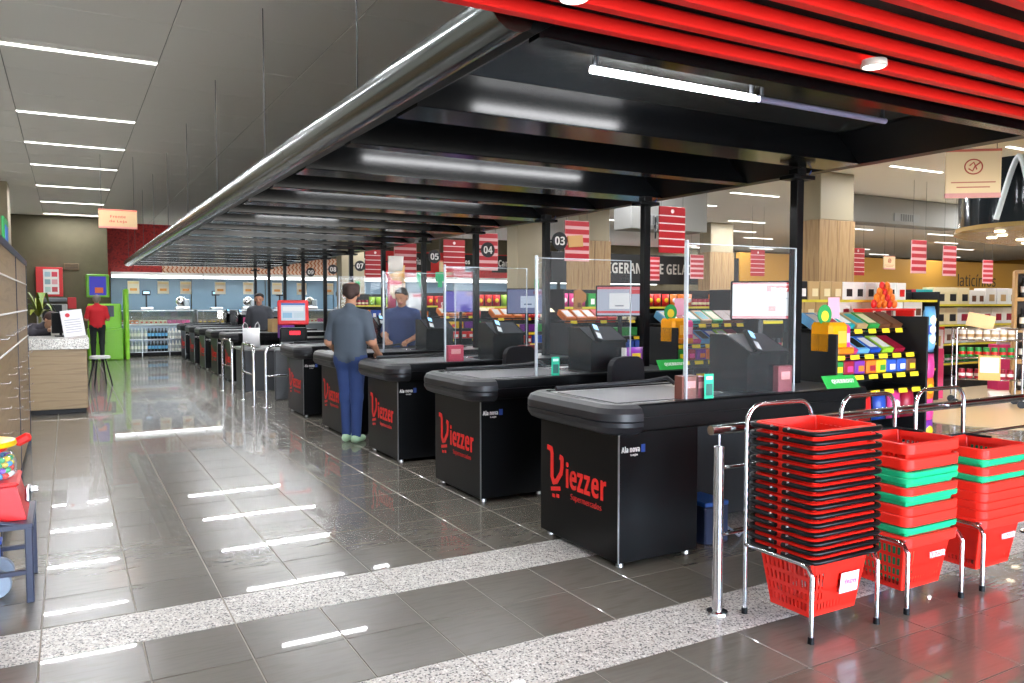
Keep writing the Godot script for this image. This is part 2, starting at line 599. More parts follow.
func build_canopy():
	var y0 := 2.5
	var z_front := -2.5
	var z_end := -23.3
	var t := thing("checkout_canopy", "long black slatted canopy with a rounded silver edge above the tills", "canopy", Vector3(0, 0, 0))
	# silver half-round edge in lengths
	var arc := []
	for k in 15:
		var a := deg_to_rad(-128.0 + 290.0 * k / 14.0)
		arc.append(Vector2(1.42 - 0.1 * cos(a), 2.588 + 0.092 * sin(a)))
	var cuts := [-2.5, -5.6, -8.7, -11.8, -14.9, -18.0, -21.1, -23.3]
	for i in cuts.size() - 1:
		var m := MB.new()
		var za: float = cuts[i] - (0.004 if i > 0 else 0.0)
		var zb: float = cuts[i + 1] + 0.004
		for k in arc.size() - 1:
			var a: Vector2 = arc[k]; var b: Vector2 = arc[k + 1]
			var na := Vector3(a.x - 1.42, a.y - 2.588, 0).normalized(); var nb := Vector3(b.x - 1.42, b.y - 2.588, 0).normalized()
			m.q4([Vector3(a.x, a.y, za), Vector3(b.x, b.y, za), Vector3(b.x, b.y, zb), Vector3(a.x, a.y, zb)], [na, nb, nb, na])
		part(t, "silver_edge", m, M.fascia)
		if i == 0:
			m = MB.new()
			var cap := PackedVector2Array()
			for p in arc:
				cap.append(p)
			m.prism(cap, 0.006, Vector3(0, 0, -2.5))
			part(t, "edge_cap", m, M.fascia)
	# black inner slope behind the edge
	var m2 := MB.new()
	m2.prism(PackedVector2Array([Vector2(1.47, 2.51), Vector2(1.5, 2.5), Vector2(1.79, 2.68), Vector2(1.79, 2.73), Vector2(1.47, 2.73)]), 20.8, Vector3(0, 0, z_end))
	part(t, "edge_backing", m2, M.black)
	m2 = MB.new()
	m2.prism(PackedVector2Array([Vector2(4.86, 2.5), Vector2(4.96, 2.5), Vector2(4.96, 2.76), Vector2(4.62, 2.76), Vector2(4.62, 2.68)]), 20.8, Vector3(0, 0, z_end))
	part(t, "side_beam", m2, M.black)
	# roof sheets between the cross beams
	var ys := 2.69
	part(t, "front_beam", beam_mesh(0.09, 0.2), M.black_gloss, Vector3(3.2, y0, z_front - 0.045))
	var zs := [-2.6]
	for k in 20:
		zs.append(-3.66 - 1.048 * k)
	for k in range(1, zs.size()):
		var z: float = zs[k]
		if z < z_end:
			break
		var wide := 0.3 if k % 2 == 1 else 0.14
		part(t, "cross_beam", beam_mesh(wide, 0.19), M.black_gloss, Vector3(3.2, y0, z - wide / 2))
	for k in range(0, zs.size() - 1):
		var za: float = zs[k]
		if za < z_end + 0.5:
			break
		var zb: float = maxf(zs[k + 1], z_end)
		part(t, "roof_sheet", bxm(Vector3(3.2, 0.02, absf(zb - za) - 0.01), 0.003), M.roof_sheet, Vector3(3.2, 2.70, (za + zb) / 2))
	# posts with a bracket and a blue cable
	for i in 12:
		var z := -4.03 - 1.73 * i
		var po := thing("canopy_post", "square black post carrying the canopy at the %s" % lane_words(i), "post", Vector3(4.65, 0, z), 0.0, "canopy posts")
		m2 = MB.new()
		m2.box(Vector3(0, 1.21, 0), Vector3(0.07, 2.42, 0.07), 0.004)
		part(po, "shaft", m2, M.black)
		m2 = MB.new()
		m2.box(Vector3(0, 2.435, 0), Vector3(0.22, 0.03, 0.14), 0.004)
		m2.box(Vector3(0, 2.475, 0), Vector3(0.09, 0.05, 0.09), 0.004)
		part(po, "bracket", m2, M.black)
		if i < 5:
			m2 = MB.new()
			m2.tube([Vector3(0.09, 2.44, 0), Vector3(0.1, 2.46, 0.02), Vector3(0.1, 2.49, 0.04)], 0.004, 5)
			part(po, "cable", m2, cm("3355b0", 0.5))
	# wires up to the ceiling
	for k in 9:
		for xx in [1.4, 3.2]:
			m2 = MB.new()
			m2.tube([Vector3(xx, 2.66, -4.2 - 2.3 * k), Vector3(xx, 3.85, -4.2 - 2.3 * k)], 0.004, 5)
			part(t, "suspension_wire", m2, M.midgrey)
	# tubes in every second bay, two in line
	for k in 10:
		var z := -3.06 if k == 0 else -3.12 - 2.1 * k
		var ly := 2.61 if k == 0 else (2.578 if k > 2 and k < 8 else 2.64)
		for s in 2:
			var x := 2.14 + 1.08 * s + 0.53
			var off: bool = s == 1 and (k == 0 or k == 3)
			var L := thing("tube_lamp", "%s tube lamp on the %s side of the %s lit canopy bay" % ["unlit pale" if off else "glowing", ["aisle", "shelf"][s], LANE_WORD[k]], "lamp", Vector3(x, ly, z), 0.0, "unlit canopy tubes" if off else "lit canopy tubes")
			var q := MB.new()
			q.tube([Vector3(-0.525, 0, 0), Vector3(0.525, 0, 0)], 0.0165, 10)
			part(L, "tube", q, M.lamp_off if off else M.lamp_tube)
			for e in [-0.5, 0.5]:
				part(L, "clip", bxm(Vector3(0.015, 2.69 - ly, 0.02), 0.003), M.midgrey, Vector3(e, (2.69 - ly) / 2 + 0.005, 0))
			if not off:
				area(Vector3(x, ly - 0.02, z), Vector2(1.05, 0.033), LAMP * 0.15, Color("fbfdff"), DOWN)
	# red slats of the entrance ceiling
	var c := thing("slat_ceiling", "ceiling of long glossy red slats over the entrance", "ceiling", Vector3(0, 0, 0))
	var q2 := MB.new()
	q2.box2(Vector3(-2.2, 2.74, 4.5), Vector3(14, 2.78, -2.48))
	q2.box2(Vector3(-2.2, 2.7, -2.44), Vector3(14, 2.75, -2.48))
	q2.box2(Vector3(-2.2, 2.6, -2.46), Vector3(14, 2.75, -2.48))
	part(c, "backing", q2, M.slat_dark)
	for k in 38:
		var z := -2.40 + 0.178 * k
		var sm := MB.new()
		sm.box(Vector3(5.9, 2.545, z), Vector3(16.2, 0.05, 0.05), 0.005)
		part(c, "slat", sm, M.slat)
	for k in 5:
		for j in 3:
			var p := Vector3(-0.05 + 1.5 * k, 2.512, -2.17 + 2.1 * j)
			var d := thing("downlight", "round white downlight set between the red ceiling slats", "light", p, 0.0, "downlights in the red slats")
			var lm := MB.new()
			lm.lathe([Vector2(0.05, 0.025), Vector2(0.052, 0.0), Vector2(0.045, -0.004), Vector2(0.042, 0.004)], 20)
			part(d, "ring", lm, M.white)
			lm = MB.new()
			lm.lathe([Vector2(0.043, 0.003), Vector2(0.03, -0.006), Vector2(0.0, -0.009)], 20)
			part(d, "lens", lm, M.lamp)
			var sp := SpotLight3D.new()
			sp.name = numbered("downlight_glow")
			sp.position = p + Vector3(0, -0.02, 0)
			sp.rotation.x = -PI / 2
			sp.spot_angle = 62.0
			sp.spot_range = 40.0
			sp.spot_attenuation = 2.0
			sp.light_energy = LAMP * 0.12
			sp.light_color = Color("fff6ea")
			sp.light_size = 0.05
			sp.shadow_enabled = true
			add_child(sp)

func beam_mesh(w: float, h: float) -> ArrayMesh:
	var k := "beam%s%s" % [w, h]
	if not cache.has(k):
		var m := MB.new()
		m.prism(PackedVector2Array([Vector2(-w / 2, 0), Vector2(w / 2 - 0.014, 0), Vector2(w / 2, h), Vector2(-w / 2, h)]), 3.34, Vector3(-1.67, 0, 0), Basis(Vector3(0, 0, 1), Vector3(0, 1, 0), Vector3(1, 0, 0)))
		m.box(Vector3(0, 0.004, w / 2 - 0.012), Vector3(3.3, 0.008, 0.008), 0.002)
		cache[k] = m.mesh()
	return cache[k]

const LANE_X := 2.71
func lane_z(i: int) -> float:
	return -3.58 - 1.724 * i

# a band with profile prof (out, y) carried along path pts (x, z) with outward directions
func band(m: MB, path: Array, outs: Array, prof: Array):
	for i in path.size() - 1:
		for k in prof.size() - 1:
			var p := []
			var q := []
			var d: Vector2 = prof[k + 1] - prof[k]
			var pn := Vector2(d.y, -d.x).normalized()
			for w in [[i, k], [i + 1, k], [i + 1, k + 1], [i, k + 1]]:
				var o: Vector2 = outs[w[0]]
				var pr: Vector2 = prof[w[1]]
				p.append(Vector3(path[w[0]].x + o.x * pr.x, pr.y, path[w[0]].y + o.y * pr.x))
				q.append(Vector3(o.x * pn.x, pn.y, o.y * pn.x).normalized())
			m.q4(p, q)

func cart_logo(parent: Node3D, at: Vector3, s: float):
	# V drawn as a trolley, then the rest of the word; faces -x
	var b := TO_LEFT
	var m := MB.new()
	var stroke := func(pts: Array, w: float):
		for i in pts.size() - 1:
			var a: Vector2 = pts[i]; var e: Vector2 = pts[i + 1]
			var d := (e - a).normalized()
			var nrm := Vector2(-d.y, d.x) * w * 0.5
			m.prism(PackedVector2Array([(a - d * w * 0.25 + nrm) * s, (a - d * w * 0.25 - nrm) * s, (e + d * w * 0.25 - nrm) * s, (e + d * w * 0.25 + nrm) * s]), 0.003, at, b)
	stroke.call([Vector2(-0.325, 0.165), Vector2(-0.285, 0.16), Vector2(-0.275, 0.13), Vector2(-0.275, -0.02), Vector2(-0.255, -0.055), Vector2(-0.22, -0.045), Vector2(-0.165, 0.02), Vector2(-0.155, 0.06), Vector2(-0.155, 0.115), Vector2(-0.175, 0.12)], 0.034)
	stroke.call([Vector2(-0.28, -0.105), Vector2(-0.18, -0.085)], 0.026)
	stroke.call([Vector2(-0.265, -0.145), Vector2(-0.245, -0.145)], 0.022)
	stroke.call([Vector2(-0.215, -0.138), Vector2(-0.195, -0.138)], 0.022)
	part(parent, "logo_trolley", m, M.logo)
	letters(parent, "logo_lettering", "iezzer", at + b * Vector3(0.105 * s, 0.02 * s, 0), b, 0.43 * s, 0.165 * s, M.logo)
	letters(parent, "logo_subtitle", "Supermercados", at + b * Vector3(0.11 * s, -0.115 * s, 0), b, 0.33 * s, 0.05 * s, cm("b3221e", 0.5), false)

func make_counter(detail: bool) -> Node3D:
	var t := thing("checkout_counter", "x", "checkout counter", Vector3(LANE_X, 0, lane_z(0)), 0.0, "black checkout counters")
	var m := MB.new()
	m.box2(Vector3(0, 0.03, -0.85), Vector3(0.6, 0.8, 0), 0.006)
	part(t, "front_cabinet", m, M.black)
	m = MB.new()
	m.box2(Vector3(-0.003, 0.03, -0.004), Vector3(0.006, 0.79, 0.004), 0.001)
	part(t, "corner_trim", m, M.brushed)
	m = MB.new()
	for x in [0.05, 0.55]:
		for z in [-0.05, -0.8]:
			m.lathe([Vector2(0.0, 0.03), Vector2(0.02, 0.03), Vector2(0.024, 0.0), Vector2(0.0, 0.0)], 10, Vector3(x, 0, z))
	part(t, "feet", m, M.brushed)
	# body set back behind the column
	m = MB.new()
	m.box2(Vector3(0.6, 0.06, -0.85), Vector3(2.06, 0.8, -0.42), 0.004)
	m.box2(Vector3(1.75, 0.03, -0.42), Vector3(2.06, 0.8, -0.03), 0.004)
	part(t, "rear_body", m, M.black_matte)
	# bumper round the front end
	var prof := [Vector2(0.0, 0.775), Vector2(0.055, 0.778), Vector2(0.095, 0.795), Vector2(0.118, 0.83), Vector2(0.119, 0.855), Vector2(0.111, 0.86), Vector2(0.119, 0.865), Vector2(0.117, 0.905), Vector2(0.1, 0.935), Vector2(0.06, 0.952), Vector2(0.0, 0.954)]
	var path := []
	var outs := []
	path.append(Vector2(0.1, -0.02)); outs.append(Vector2(0, 1))
	for k in 9:
		var a := PI / 2 + PI / 2 * k / 8.0
		path.append(Vector2(0.06 + 0.06 * cos(a), -0.08 + 0.06 * sin(a)))
		outs.append(Vector2(cos(a), sin(a)))
	for k in 9:
		var a := PI + PI / 2 * k / 8.0
		path.append(Vector2(0.06 + 0.06 * cos(a), -0.77 + 0.06 * sin(a)))
		outs.append(Vector2(cos(a), sin(a)))
	path.append(Vector2(0.1, -0.83)); outs.append(Vector2(0, -1))
	m = MB.new()
	band(m, path, outs, prof)
	for z in [-0.02 + 0.04, -0.83 - 0.04]:
		m.box2(Vector3(0.095, 0.79, z - 0.05), Vector3(0.1, 0.94, z + 0.05))
	part(t, "bumper", m, M.rubber)
	# side rails along both long sides
	m = MB.new()
	m.box2(Vector3(0.1, 0.79, -0.03), Vector3(2.1, 0.95, 0.045), 0.01)
	m.box2(Vector3(0.1, 0.868, 0.04), Vector3(2.1, 0.874, 0.05))
	part(t, "side_rail", m, M.black)
	m = MB.new()
	m.box2(Vector3(0.1, 0.79, -0.895), Vector3(2.1, 0.95, -0.82), 0.01)
	part(t, "side_rail", m, M.black)
	# deck and belt
	m = MB.new()
	m.box2(Vector3(0.0, 0.86, -0.83), Vector3(2.1, 0.942, -0.02))
	part(t, "deck", m, M.brushed)
	m = MB.new()
	m.box2(Vector3(0.06, 0.942, -0.74), Vector3(0.95, 0.947, -0.1), 0.002)
	part(t, "conveyor_belt", m, M.belt)
	m = MB.new()
	m.box2(Vector3(1.0, 0.942, -0.62), Vector3(1.34, 0.948, -0.2), 0.002)
	part(t, "scanner_plate", m, M.steel)
	m = MB.new()
	m.tube([Vector3(0.08, 0.965, -0.79), Vector3(0.85, 0.975, -0.79), Vector3(0.98, 1.0, -0.74), Vector3(1.0, 0.96, -0.68)], 0.014, 8)
	part(t, "guide_bar", m, M.rubber)
	if detail:
		cart_logo(t, Vector3(-0.003, 0.43, -0.43), 0.98)
		letters(t, "maker_lettering", "Ala nova", Vector3(0.085, 0.69, 0.001), Basis(), 0.13, 0.035, M.white)
		part(t, "maker_mark", bxm(Vector3(0.03, 0.045, 0.003)), cm("24418f"), Vector3(0.175, 0.69, 0.002))
		letters(t, "maker_lettering", "Loja", Vector3(0.11, 0.655, 0.001), Basis(), 0.05, 0.016, M.white)
	else:
		cart_logo(t, Vector3(-0.003, 0.43, -0.43), 0.98)
	return t

const LANE_WORD := ["first", "second", "third", "fourth", "fifth", "sixth", "seventh", "eighth", "ninth", "tenth", "eleventh", "twelfth"]
func lane_words(i: int) -> String:
	return "%s till from the baskets" % LANE_WORD[i]

func screen_tex(kind: int) -> ImageTexture:
	var im := Image.create(128, 80, false, Image.FORMAT_RGB8)
	if kind == 0:
		im.fill(Color("e9eef4"))
		im.fill_rect(Rect2i(0, 0, 128, 4), Color("e84a52"))
		im.fill_rect(Rect2i(0, 74, 128, 6), Color("e06070"))
		im.fill_rect(Rect2i(4, 6, 66, 64), Color("dfe6f4"))
		im.fill_rect(Rect2i(74, 6, 50, 14), Color("dd2c30"))
		im.fill_rect(Rect2i(76, 34, 44, 2), Color("a9b4c4"))
		im.fill_rect(Rect2i(84, 38, 30, 2), Color("a9b4c4"))
		im.fill_rect(Rect2i(78, 52, 16, 12), Color("d84848"))
	elif kind == 1:
		im.fill(Color("b9c2d6"))
		im.fill_rect(Rect2i(0, 0, 128, 7), Color("e0707c"))
		im.fill_rect(Rect2i(90, 8, 34, 12), Color("d84850"))
		im.fill_rect(Rect2i(34, 18, 56, 44), Color("eef2f6"))
		im.fill_rect(Rect2i(50, 52, 24, 3), Color("7d8696"))
		im.fill_rect(Rect2i(0, 68, 128, 6), Color("e04c58"))
	elif kind == 2:
		im.fill(Color("6f78a0"))
		im.fill_rect(Rect2i(44, 22, 50, 40), Color("c4d4ea"))
		im.fill_rect(Rect2i(56, 48, 26, 4), Color("5a6c8c"))
		im.fill_rect(Rect2i(88, 6, 36, 10), Color("7a3048"))
	elif kind == 3:
		im.fill(Color("5a52c0"))
		im.fill_rect(Rect2i(88, 4, 36, 12), Color("80305c"))
	elif kind == 4:
		im.fill(Color("dfe4ea"))
		im.fill_rect(Rect2i(76, 6, 48, 14), Color("c83c48"))
		im.fill_rect(Rect2i(6, 8, 60, 64), Color("eef0f4"))
	else:
		im.fill(Color("d6e4f2"))
		im.fill_rect(Rect2i(0, 0, 128, 9), Color("3a66b8"))
		im.fill_rect(Rect2i(8, 16, 112, 20), Color("f4f8fc"))
		im.fill_rect(Rect2i(8, 44, 50, 24), Color("9cc8e8"))
		im.fill_rect(Rect2i(66, 44, 54, 24), Color("c8dce8"))
	return ImageTexture.create_from_image(im)

func screen_mat(kind: int, e: float) -> StandardMaterial3D:
	var k := "scr%d" % kind
	if not cache.has(k):
		var m := mat(Color.BLACK, 0.2)
		m.emission_enabled = true
		m.emission = Color.WHITE
		m.emission_operator = BaseMaterial3D.EMISSION_OP_MULTIPLY
		m.emission_texture = screen_tex(kind)
		m.emission_energy_multiplier = e
		cache[k] = m
	return cache[k]

func quad(w: float, h: float) -> QuadMesh:
	var k := "q%s_%s" % [w, h]
	if not cache.has(k):
		var q := QuadMesh.new()
		q.size = Vector2(w, h)
		cache[k] = q
	return cache[k]

func make_monitor(i: int, kind: int):
	var z0 := lane_z(i)
	var looks := ["bright white monitor with red corner", "grey monitor with pale window and red bars", "dim blue monitor with pale square", "violet glowing monitor", "white monitor with crimson corner block", "plain blue monitor"]
	var t := thing("till_monitor", "%s on the %s" % [looks[kind], lane_words(i)], "monitor", Vector3(LANE_X + 1.78, 0.945, z0 - 0.62), deg_to_rad(-36))
	part(t, "base", bxm(Vector3(0.16, 0.014, 0.16), 0.005), M.black, Vector3(0, 0.007, -0.02))
	var m := MB.new()
	m.box2(Vector3(-0.02, 0.01, -0.05), Vector3(0.02, 0.6, -0.03), 0.004)
	part(t, "stand_pole", m, M.black)
	m = MB.new()
	m.box(Vector3(0, 0.6, -0.012), Vector3(0.45, 0.29, 0.035), 0.008)
	part(t, "bezel", m, M.black)
	part(t, "screen", quad(0.425, 0.265), screen_mat(kind, 0.36), Vector3(0, 0.6, 0.0065))
	if kind == 0:
		letters(t, "screen_lettering", "Viezzer", Vector3(0.125, 0.685, 0.005), Basis(), 0.12, 0.03, glow("ffffff", 0.5))
	if kind == 3:
		letters(t, "screen_lettering", "LIVRE", Vector3(-0.03, 0.57, 0.004), Basis(), 0.16, 0.05, glow("ffffff", 0.5))

func make_terminal(i: int):
	var z0 := lane_z(i)
	var t := thing("printer_housing", "black hooded till housing with card reader on the %s" % lane_words(i), "till housing", Vector3(LANE_X + 1.06, 0.95, z0 - 0.40))
	var prof := PackedVector2Array([Vector2(0, 0), Vector2(0.34, 0), Vector2(0.34, 0.24), Vector2(0.36, 0.245), Vector2(0.36, 0.265), Vector2(0.14, 0.37), Vector2(0, 0.37)])
	var m := MB.new()
	m.prism(prof, 0.36, Vector3(0, 0, 0), Basis(Vector3(0, 0, 1), Vector3(0, 1, 0), Vector3(1, 0, 0)))
	part(t, "housing", m, M.black_gloss)
	m = MB.new()
	m.quad(Vector3(0.012, 0.268, 0.357), Vector3(0.348, 0.268, 0.357), Vector3(0.348, 0.373, 0.137), Vector3(0.012, 0.373, 0.137), Vector3(0, 0.9, 0.43))
	part(t, "hood_cover", m, cm("303236", 0.35))
	var r := Basis(Vector3.RIGHT, deg_to_rad(-38)) * Basis(Vector3.UP, 0.35)
	var cr := part(t, "card_reader", bxm(Vector3(0.08, 0.17, 0.035), 0.008), M.black, Vector3(0.05, 0.33, 0.335), r)
	part(cr, "display", bxm(Vector3(0.06, 0.05, 0.004)), glow("7fb4e0", 0.8), Vector3(0, 0.045, 0.018))
	part(cr, "keypad", bxm(Vector3(0.06, 0.055, 0.004)), cm("c8ccd0", 0.5), Vector3(0, -0.04, 0.018))

func make_shield(i: int):
	var z0 := lane_z(i)
	var t := thing("acrylic_shield", "upright clear acrylic shield on the %s" % lane_words(i), "shield", Vector3(LANE_X + 0.5, 0.95, z0 + 0.0))
	part(t, "sheet", bxm(Vector3(0.92, 0.93, 0.005)), M.plexi, Vector3(0.46, 0.465, 0))
	part(t, "edge_profile", bxm(Vector3(0.014, 0.95, 0.03), 0.003), M.plexi_edge, Vector3(0, 0.475, -0.01))
	part(t, "edge_profile", bxm(Vector3(0.007, 0.93, 0.01)), M.plexi_edge, Vector3(0.92, 0.465, 0))
	part(t, "edge_profile", bxm(Vector3(0.92, 0.006, 0.009)), M.plexi_edge, Vector3(0.46, 0.93, 0))

func build_lanes():
	var first := make_counter(true)
	first.set_meta("label", "black checkout counter with red logo, the %s" % lane_words(0))
	for i in range(1, 12):
		if i == 5 or i == 6:
			continue
		copy(first, Vector3(LANE_X, 0, lane_z(i)), "checkout_counter", "black checkout counter with red logo, the %s" % lane_words(i))
	for i in [0, 1, 2, 3, 4]:
		make_monitor(i, i)
		make_terminal(i)
		make_shield(i)
	for i in [7, 8, 9, 10, 11]:
		make_terminal(i)
	# green payment card stands and sweets left on the counters
	for i in [0, 1]:
		var t := thing("payment_card", "small green card on the shield of the %s" % lane_words(i), "card", Vector3(LANE_X + (0.66 if i == 0 else 0.66), 0.95, lane_z(i) + 0.02))
		part(t, "card", bxm(Vector3(0.075, 0.15, 0.006), 0.002), cm("22c49a", 0.5), Vector3(0, 0.075, 0))
		part(t, "panel", bxm(Vector3(0.05, 0.07, 0.003)), cm("2f6d62", 0.5), Vector3(0, 0.055, 0.004))
		part(t, "panel", bxm(Vector3(0.05, 0.02, 0.003)), cm("d9f4ea", 0.5), Vector3(0, 0.125, 0.004))
	var sweets := [[0, 0.545, 0.13, "7d4a40", "round chocolates print", 0.14], [0, 0.64, 0.1, "8a3c48", "plain wine red print", 0.13], [0, 1.36, 0.13, "84424a", "pale caption", 0.17], [2, 0.62, 0.17, "b0304a", "pink and red sleeve", 0.16], [2, 1.45, 0.2, "7a2b2b", "dark red sleeve", 0.14], [1, 1.46, 0.15, "5e4034", "brown sleeve", 0.1]]
	for s in sweets:
		var t := thing("chocolate_box", "chocolate box with %s on the %s" % [s[4], lane_words(s[0])], "box", Vector3(LANE_X + s[1], 0.95, lane_z(s[0]) - 0.05))
		part(t, "carton", bxm(Vector3(s[2], s[5], 0.07), 0.003), cm(s[3], 0.4), Vector3(0, s[5] / 2, 0))
		part(t, "caption", bxm(Vector3(s[2] * 0.6, s[5] * 0.3, 0.002)), cm("c98a8a", 0.5), Vector3(0.0, s[5] * 0.62, 0.036))
	# purple snack bag on the second till
	var bm := MB.new()
	pillow(bm, 0.19, 0.2, 0.07)
	var bag := thing("snack_bag", "purple snack bag with a yellow price patch on the second till", "bag", Vector3(LANE_X + 1.5, 1.05, lane_z(1) - 0.05))
	part(bag, "pouch", bm, cm("8a2aa6", 0.35))
	part(bag, "price_patch", bxm(Vector3(0.09, 0.04, 0.003), 0.001), cm("f0d020"), Vector3(0.0, 0.03, 0.033))
	# white card standing beside it
	single("price_card", bxm(Vector3(0.012, 0.2, 0.06), 0.003), M.white, "narrow white upright card beside the purple snack bag", "card", Vector3(LANE_X + 1.37, 1.05, lane_z(1) - 0.02))
	# green lying signs at the end of the counters
	for i in [0, 1]:
		var t := thing("green_sign", "slanted green lettered sign beyond the %s" % lane_words(i), "sign", Vector3(LANE_X + 1.88, 0.99, lane_z(i) + 0.0), -0.1)
		var rb := Basis(Vector3.RIGHT, deg_to_rad(-35))
		part(t, "board", bxm(Vector3(0.3, 0.1, 0.006), 0.002), cm("2fae4a", 0.45), Vector3(0, 0, 0), rb)
		letters(t, "lettering", "QUEBROU?", Vector3(0.02, 0.0, 0.0) + rb * Vector3(0, 0, 0.004), rb, 0.2, 0.035, M.white)
	# cashier chairs
	for i in [0, 1]:
		var t := thing("cashier_chair", "black padded chair with arched back behind the %s" % lane_words(i), "chair", Vector3(LANE_X + 1.25, 0, lane_z(i) - 1.28), 0.25)
		var m := MB.new()
		m.box(Vector3(0, 0.62, 0), Vector3(0.44, 0.08, 0.42), 0.03)
		part(t, "seat", m, M.rubber)
		m = MB.new()
		var pts := PackedVector2Array()
		pts.append(Vector2(-0.21, 0.0)); pts.append(Vector2(0.21, 0.0))
		for k in 9:
			var a := PI * k / 8.0
			pts.append(Vector2(0.21 * signf(cos(a)) * pow(absf(cos(a)), 0.5), 0.24 + 0.14 * pow(sin(a), 0.7)))
		m.prism(pts, 0.05, Vector3(0, 0.72, -0.24))
		part(t, "backrest", m, M.rubber)
		m = MB.new()
		m.lathe([Vector2(0.03, 0.58), Vector2(0.03, 0.08)], 12)
		part(t, "column", m, M.steel)
		for k in 5:
			m = MB.new()
			m.tube([Vector3(0, 0.09, 0), Vector3(0.27 * cos(TAU * k / 5), 0.05, 0.27 * sin(TAU * k / 5))], 0.018, 8)
			m.ball(Vector3(0.27 * cos(TAU * k / 5), 0.028, 0.27 * sin(TAU * k / 5)), Vector3(0.028, 0.028, 0.028), 8)
			part(t, "leg", m, M.black)
	# clutter on the floor under the first counter
	var u := thing("power_unit", "blue topped power unit with cables under the first counter", "power unit", Vector3(LANE_X + 0.85, 0, lane_z(0) - 0.22))
	part(u, "case", bxm(Vector3(0.2, 0.24, 0.26), 0.01), cm("22304f", 0.4), Vector3(0, 0.12, 0))
	part(u, "lid", bxm(Vector3(0.2, 0.03, 0.26), 0.006), cm("2c5fb0", 0.4), Vector3(0, 0.255, 0))
	var cm2 := MB.new()
	cm2.tube([Vector3(0.1, 0.1, 0.1), Vector3(0.2, 0.02, 0.12), Vector3(0.3, 0.012, 0.05), Vector3(0.42, 0.012, 0.12)], 0.008, 6)
	part(u, "cable", cm2, cm("8892a6", 0.4))
	# lane numbers on the posts
	for i in range(1, 9):
		var n := i + 1
		var z := -4.03 - 1.73 * (i)
		var t := thing("lane_number_sign", "round black number sign on the canopy post of the %s" % lane_words(i), "sign", Vector3(4.65 + (0.1 if i == 1 else 0.165), 2.22, z + 0.02), deg_to_rad(52) if i == 1 else 0.0)
		var m := MB.new()
		m.lathe([Vector2(0.0, -0.006), Vector2(0.1, -0.006), Vector2(0.1, 0.006), Vector2(0.0, 0.006)], 28, Vector3(), Basis(Vector3.RIGHT, PI / 2))
		part(t, "disc", m, cm("15161b", 0.4))
		part(t, "arm", bxm(Vector3(0.16, 0.015, 0.01)), M.black, Vector3(-0.09, 0, -0.01))
		letters(t, "number", "%02d" % n, Vector3(0, 0, 0.007), Basis(), 0.13, 0.095, M.white)
	build_candy()
	build_kiosk()

# a pillow shaped pouch standing in the x, y plane
func pillow(m: MB, w: float, h: float, d: float, at := Vector3.ZERO, crimp := true):
	var nx := 6
	var ny := 6
	for sg in [-1.0, 1.0]:
		for i in nx:
			for j in ny:
				var p := []
				var q := []
				for k in [[i, j], [i + 1, j], [i + 1, j + 1], [i, j + 1]]:
					var a: float = 2.0 * k[0] / nx - 1.0
					var b: float = 2.0 * k[1] / ny - 1.0
					var bulge := (1 - a * a) * (1 - b * b)
					p.append(at + Vector3(a * w * 0.5 * (1.0 - 0.06 * (1 - b * b)), b * h * 0.5, sg * (d * 0.5 * pow(bulge, 0.45) + 0.001)))
					q.append(Vector3(a * 0.8, b * 0.8, sg * (0.25 + bulge)).normalized())
				m.q4(p, q)

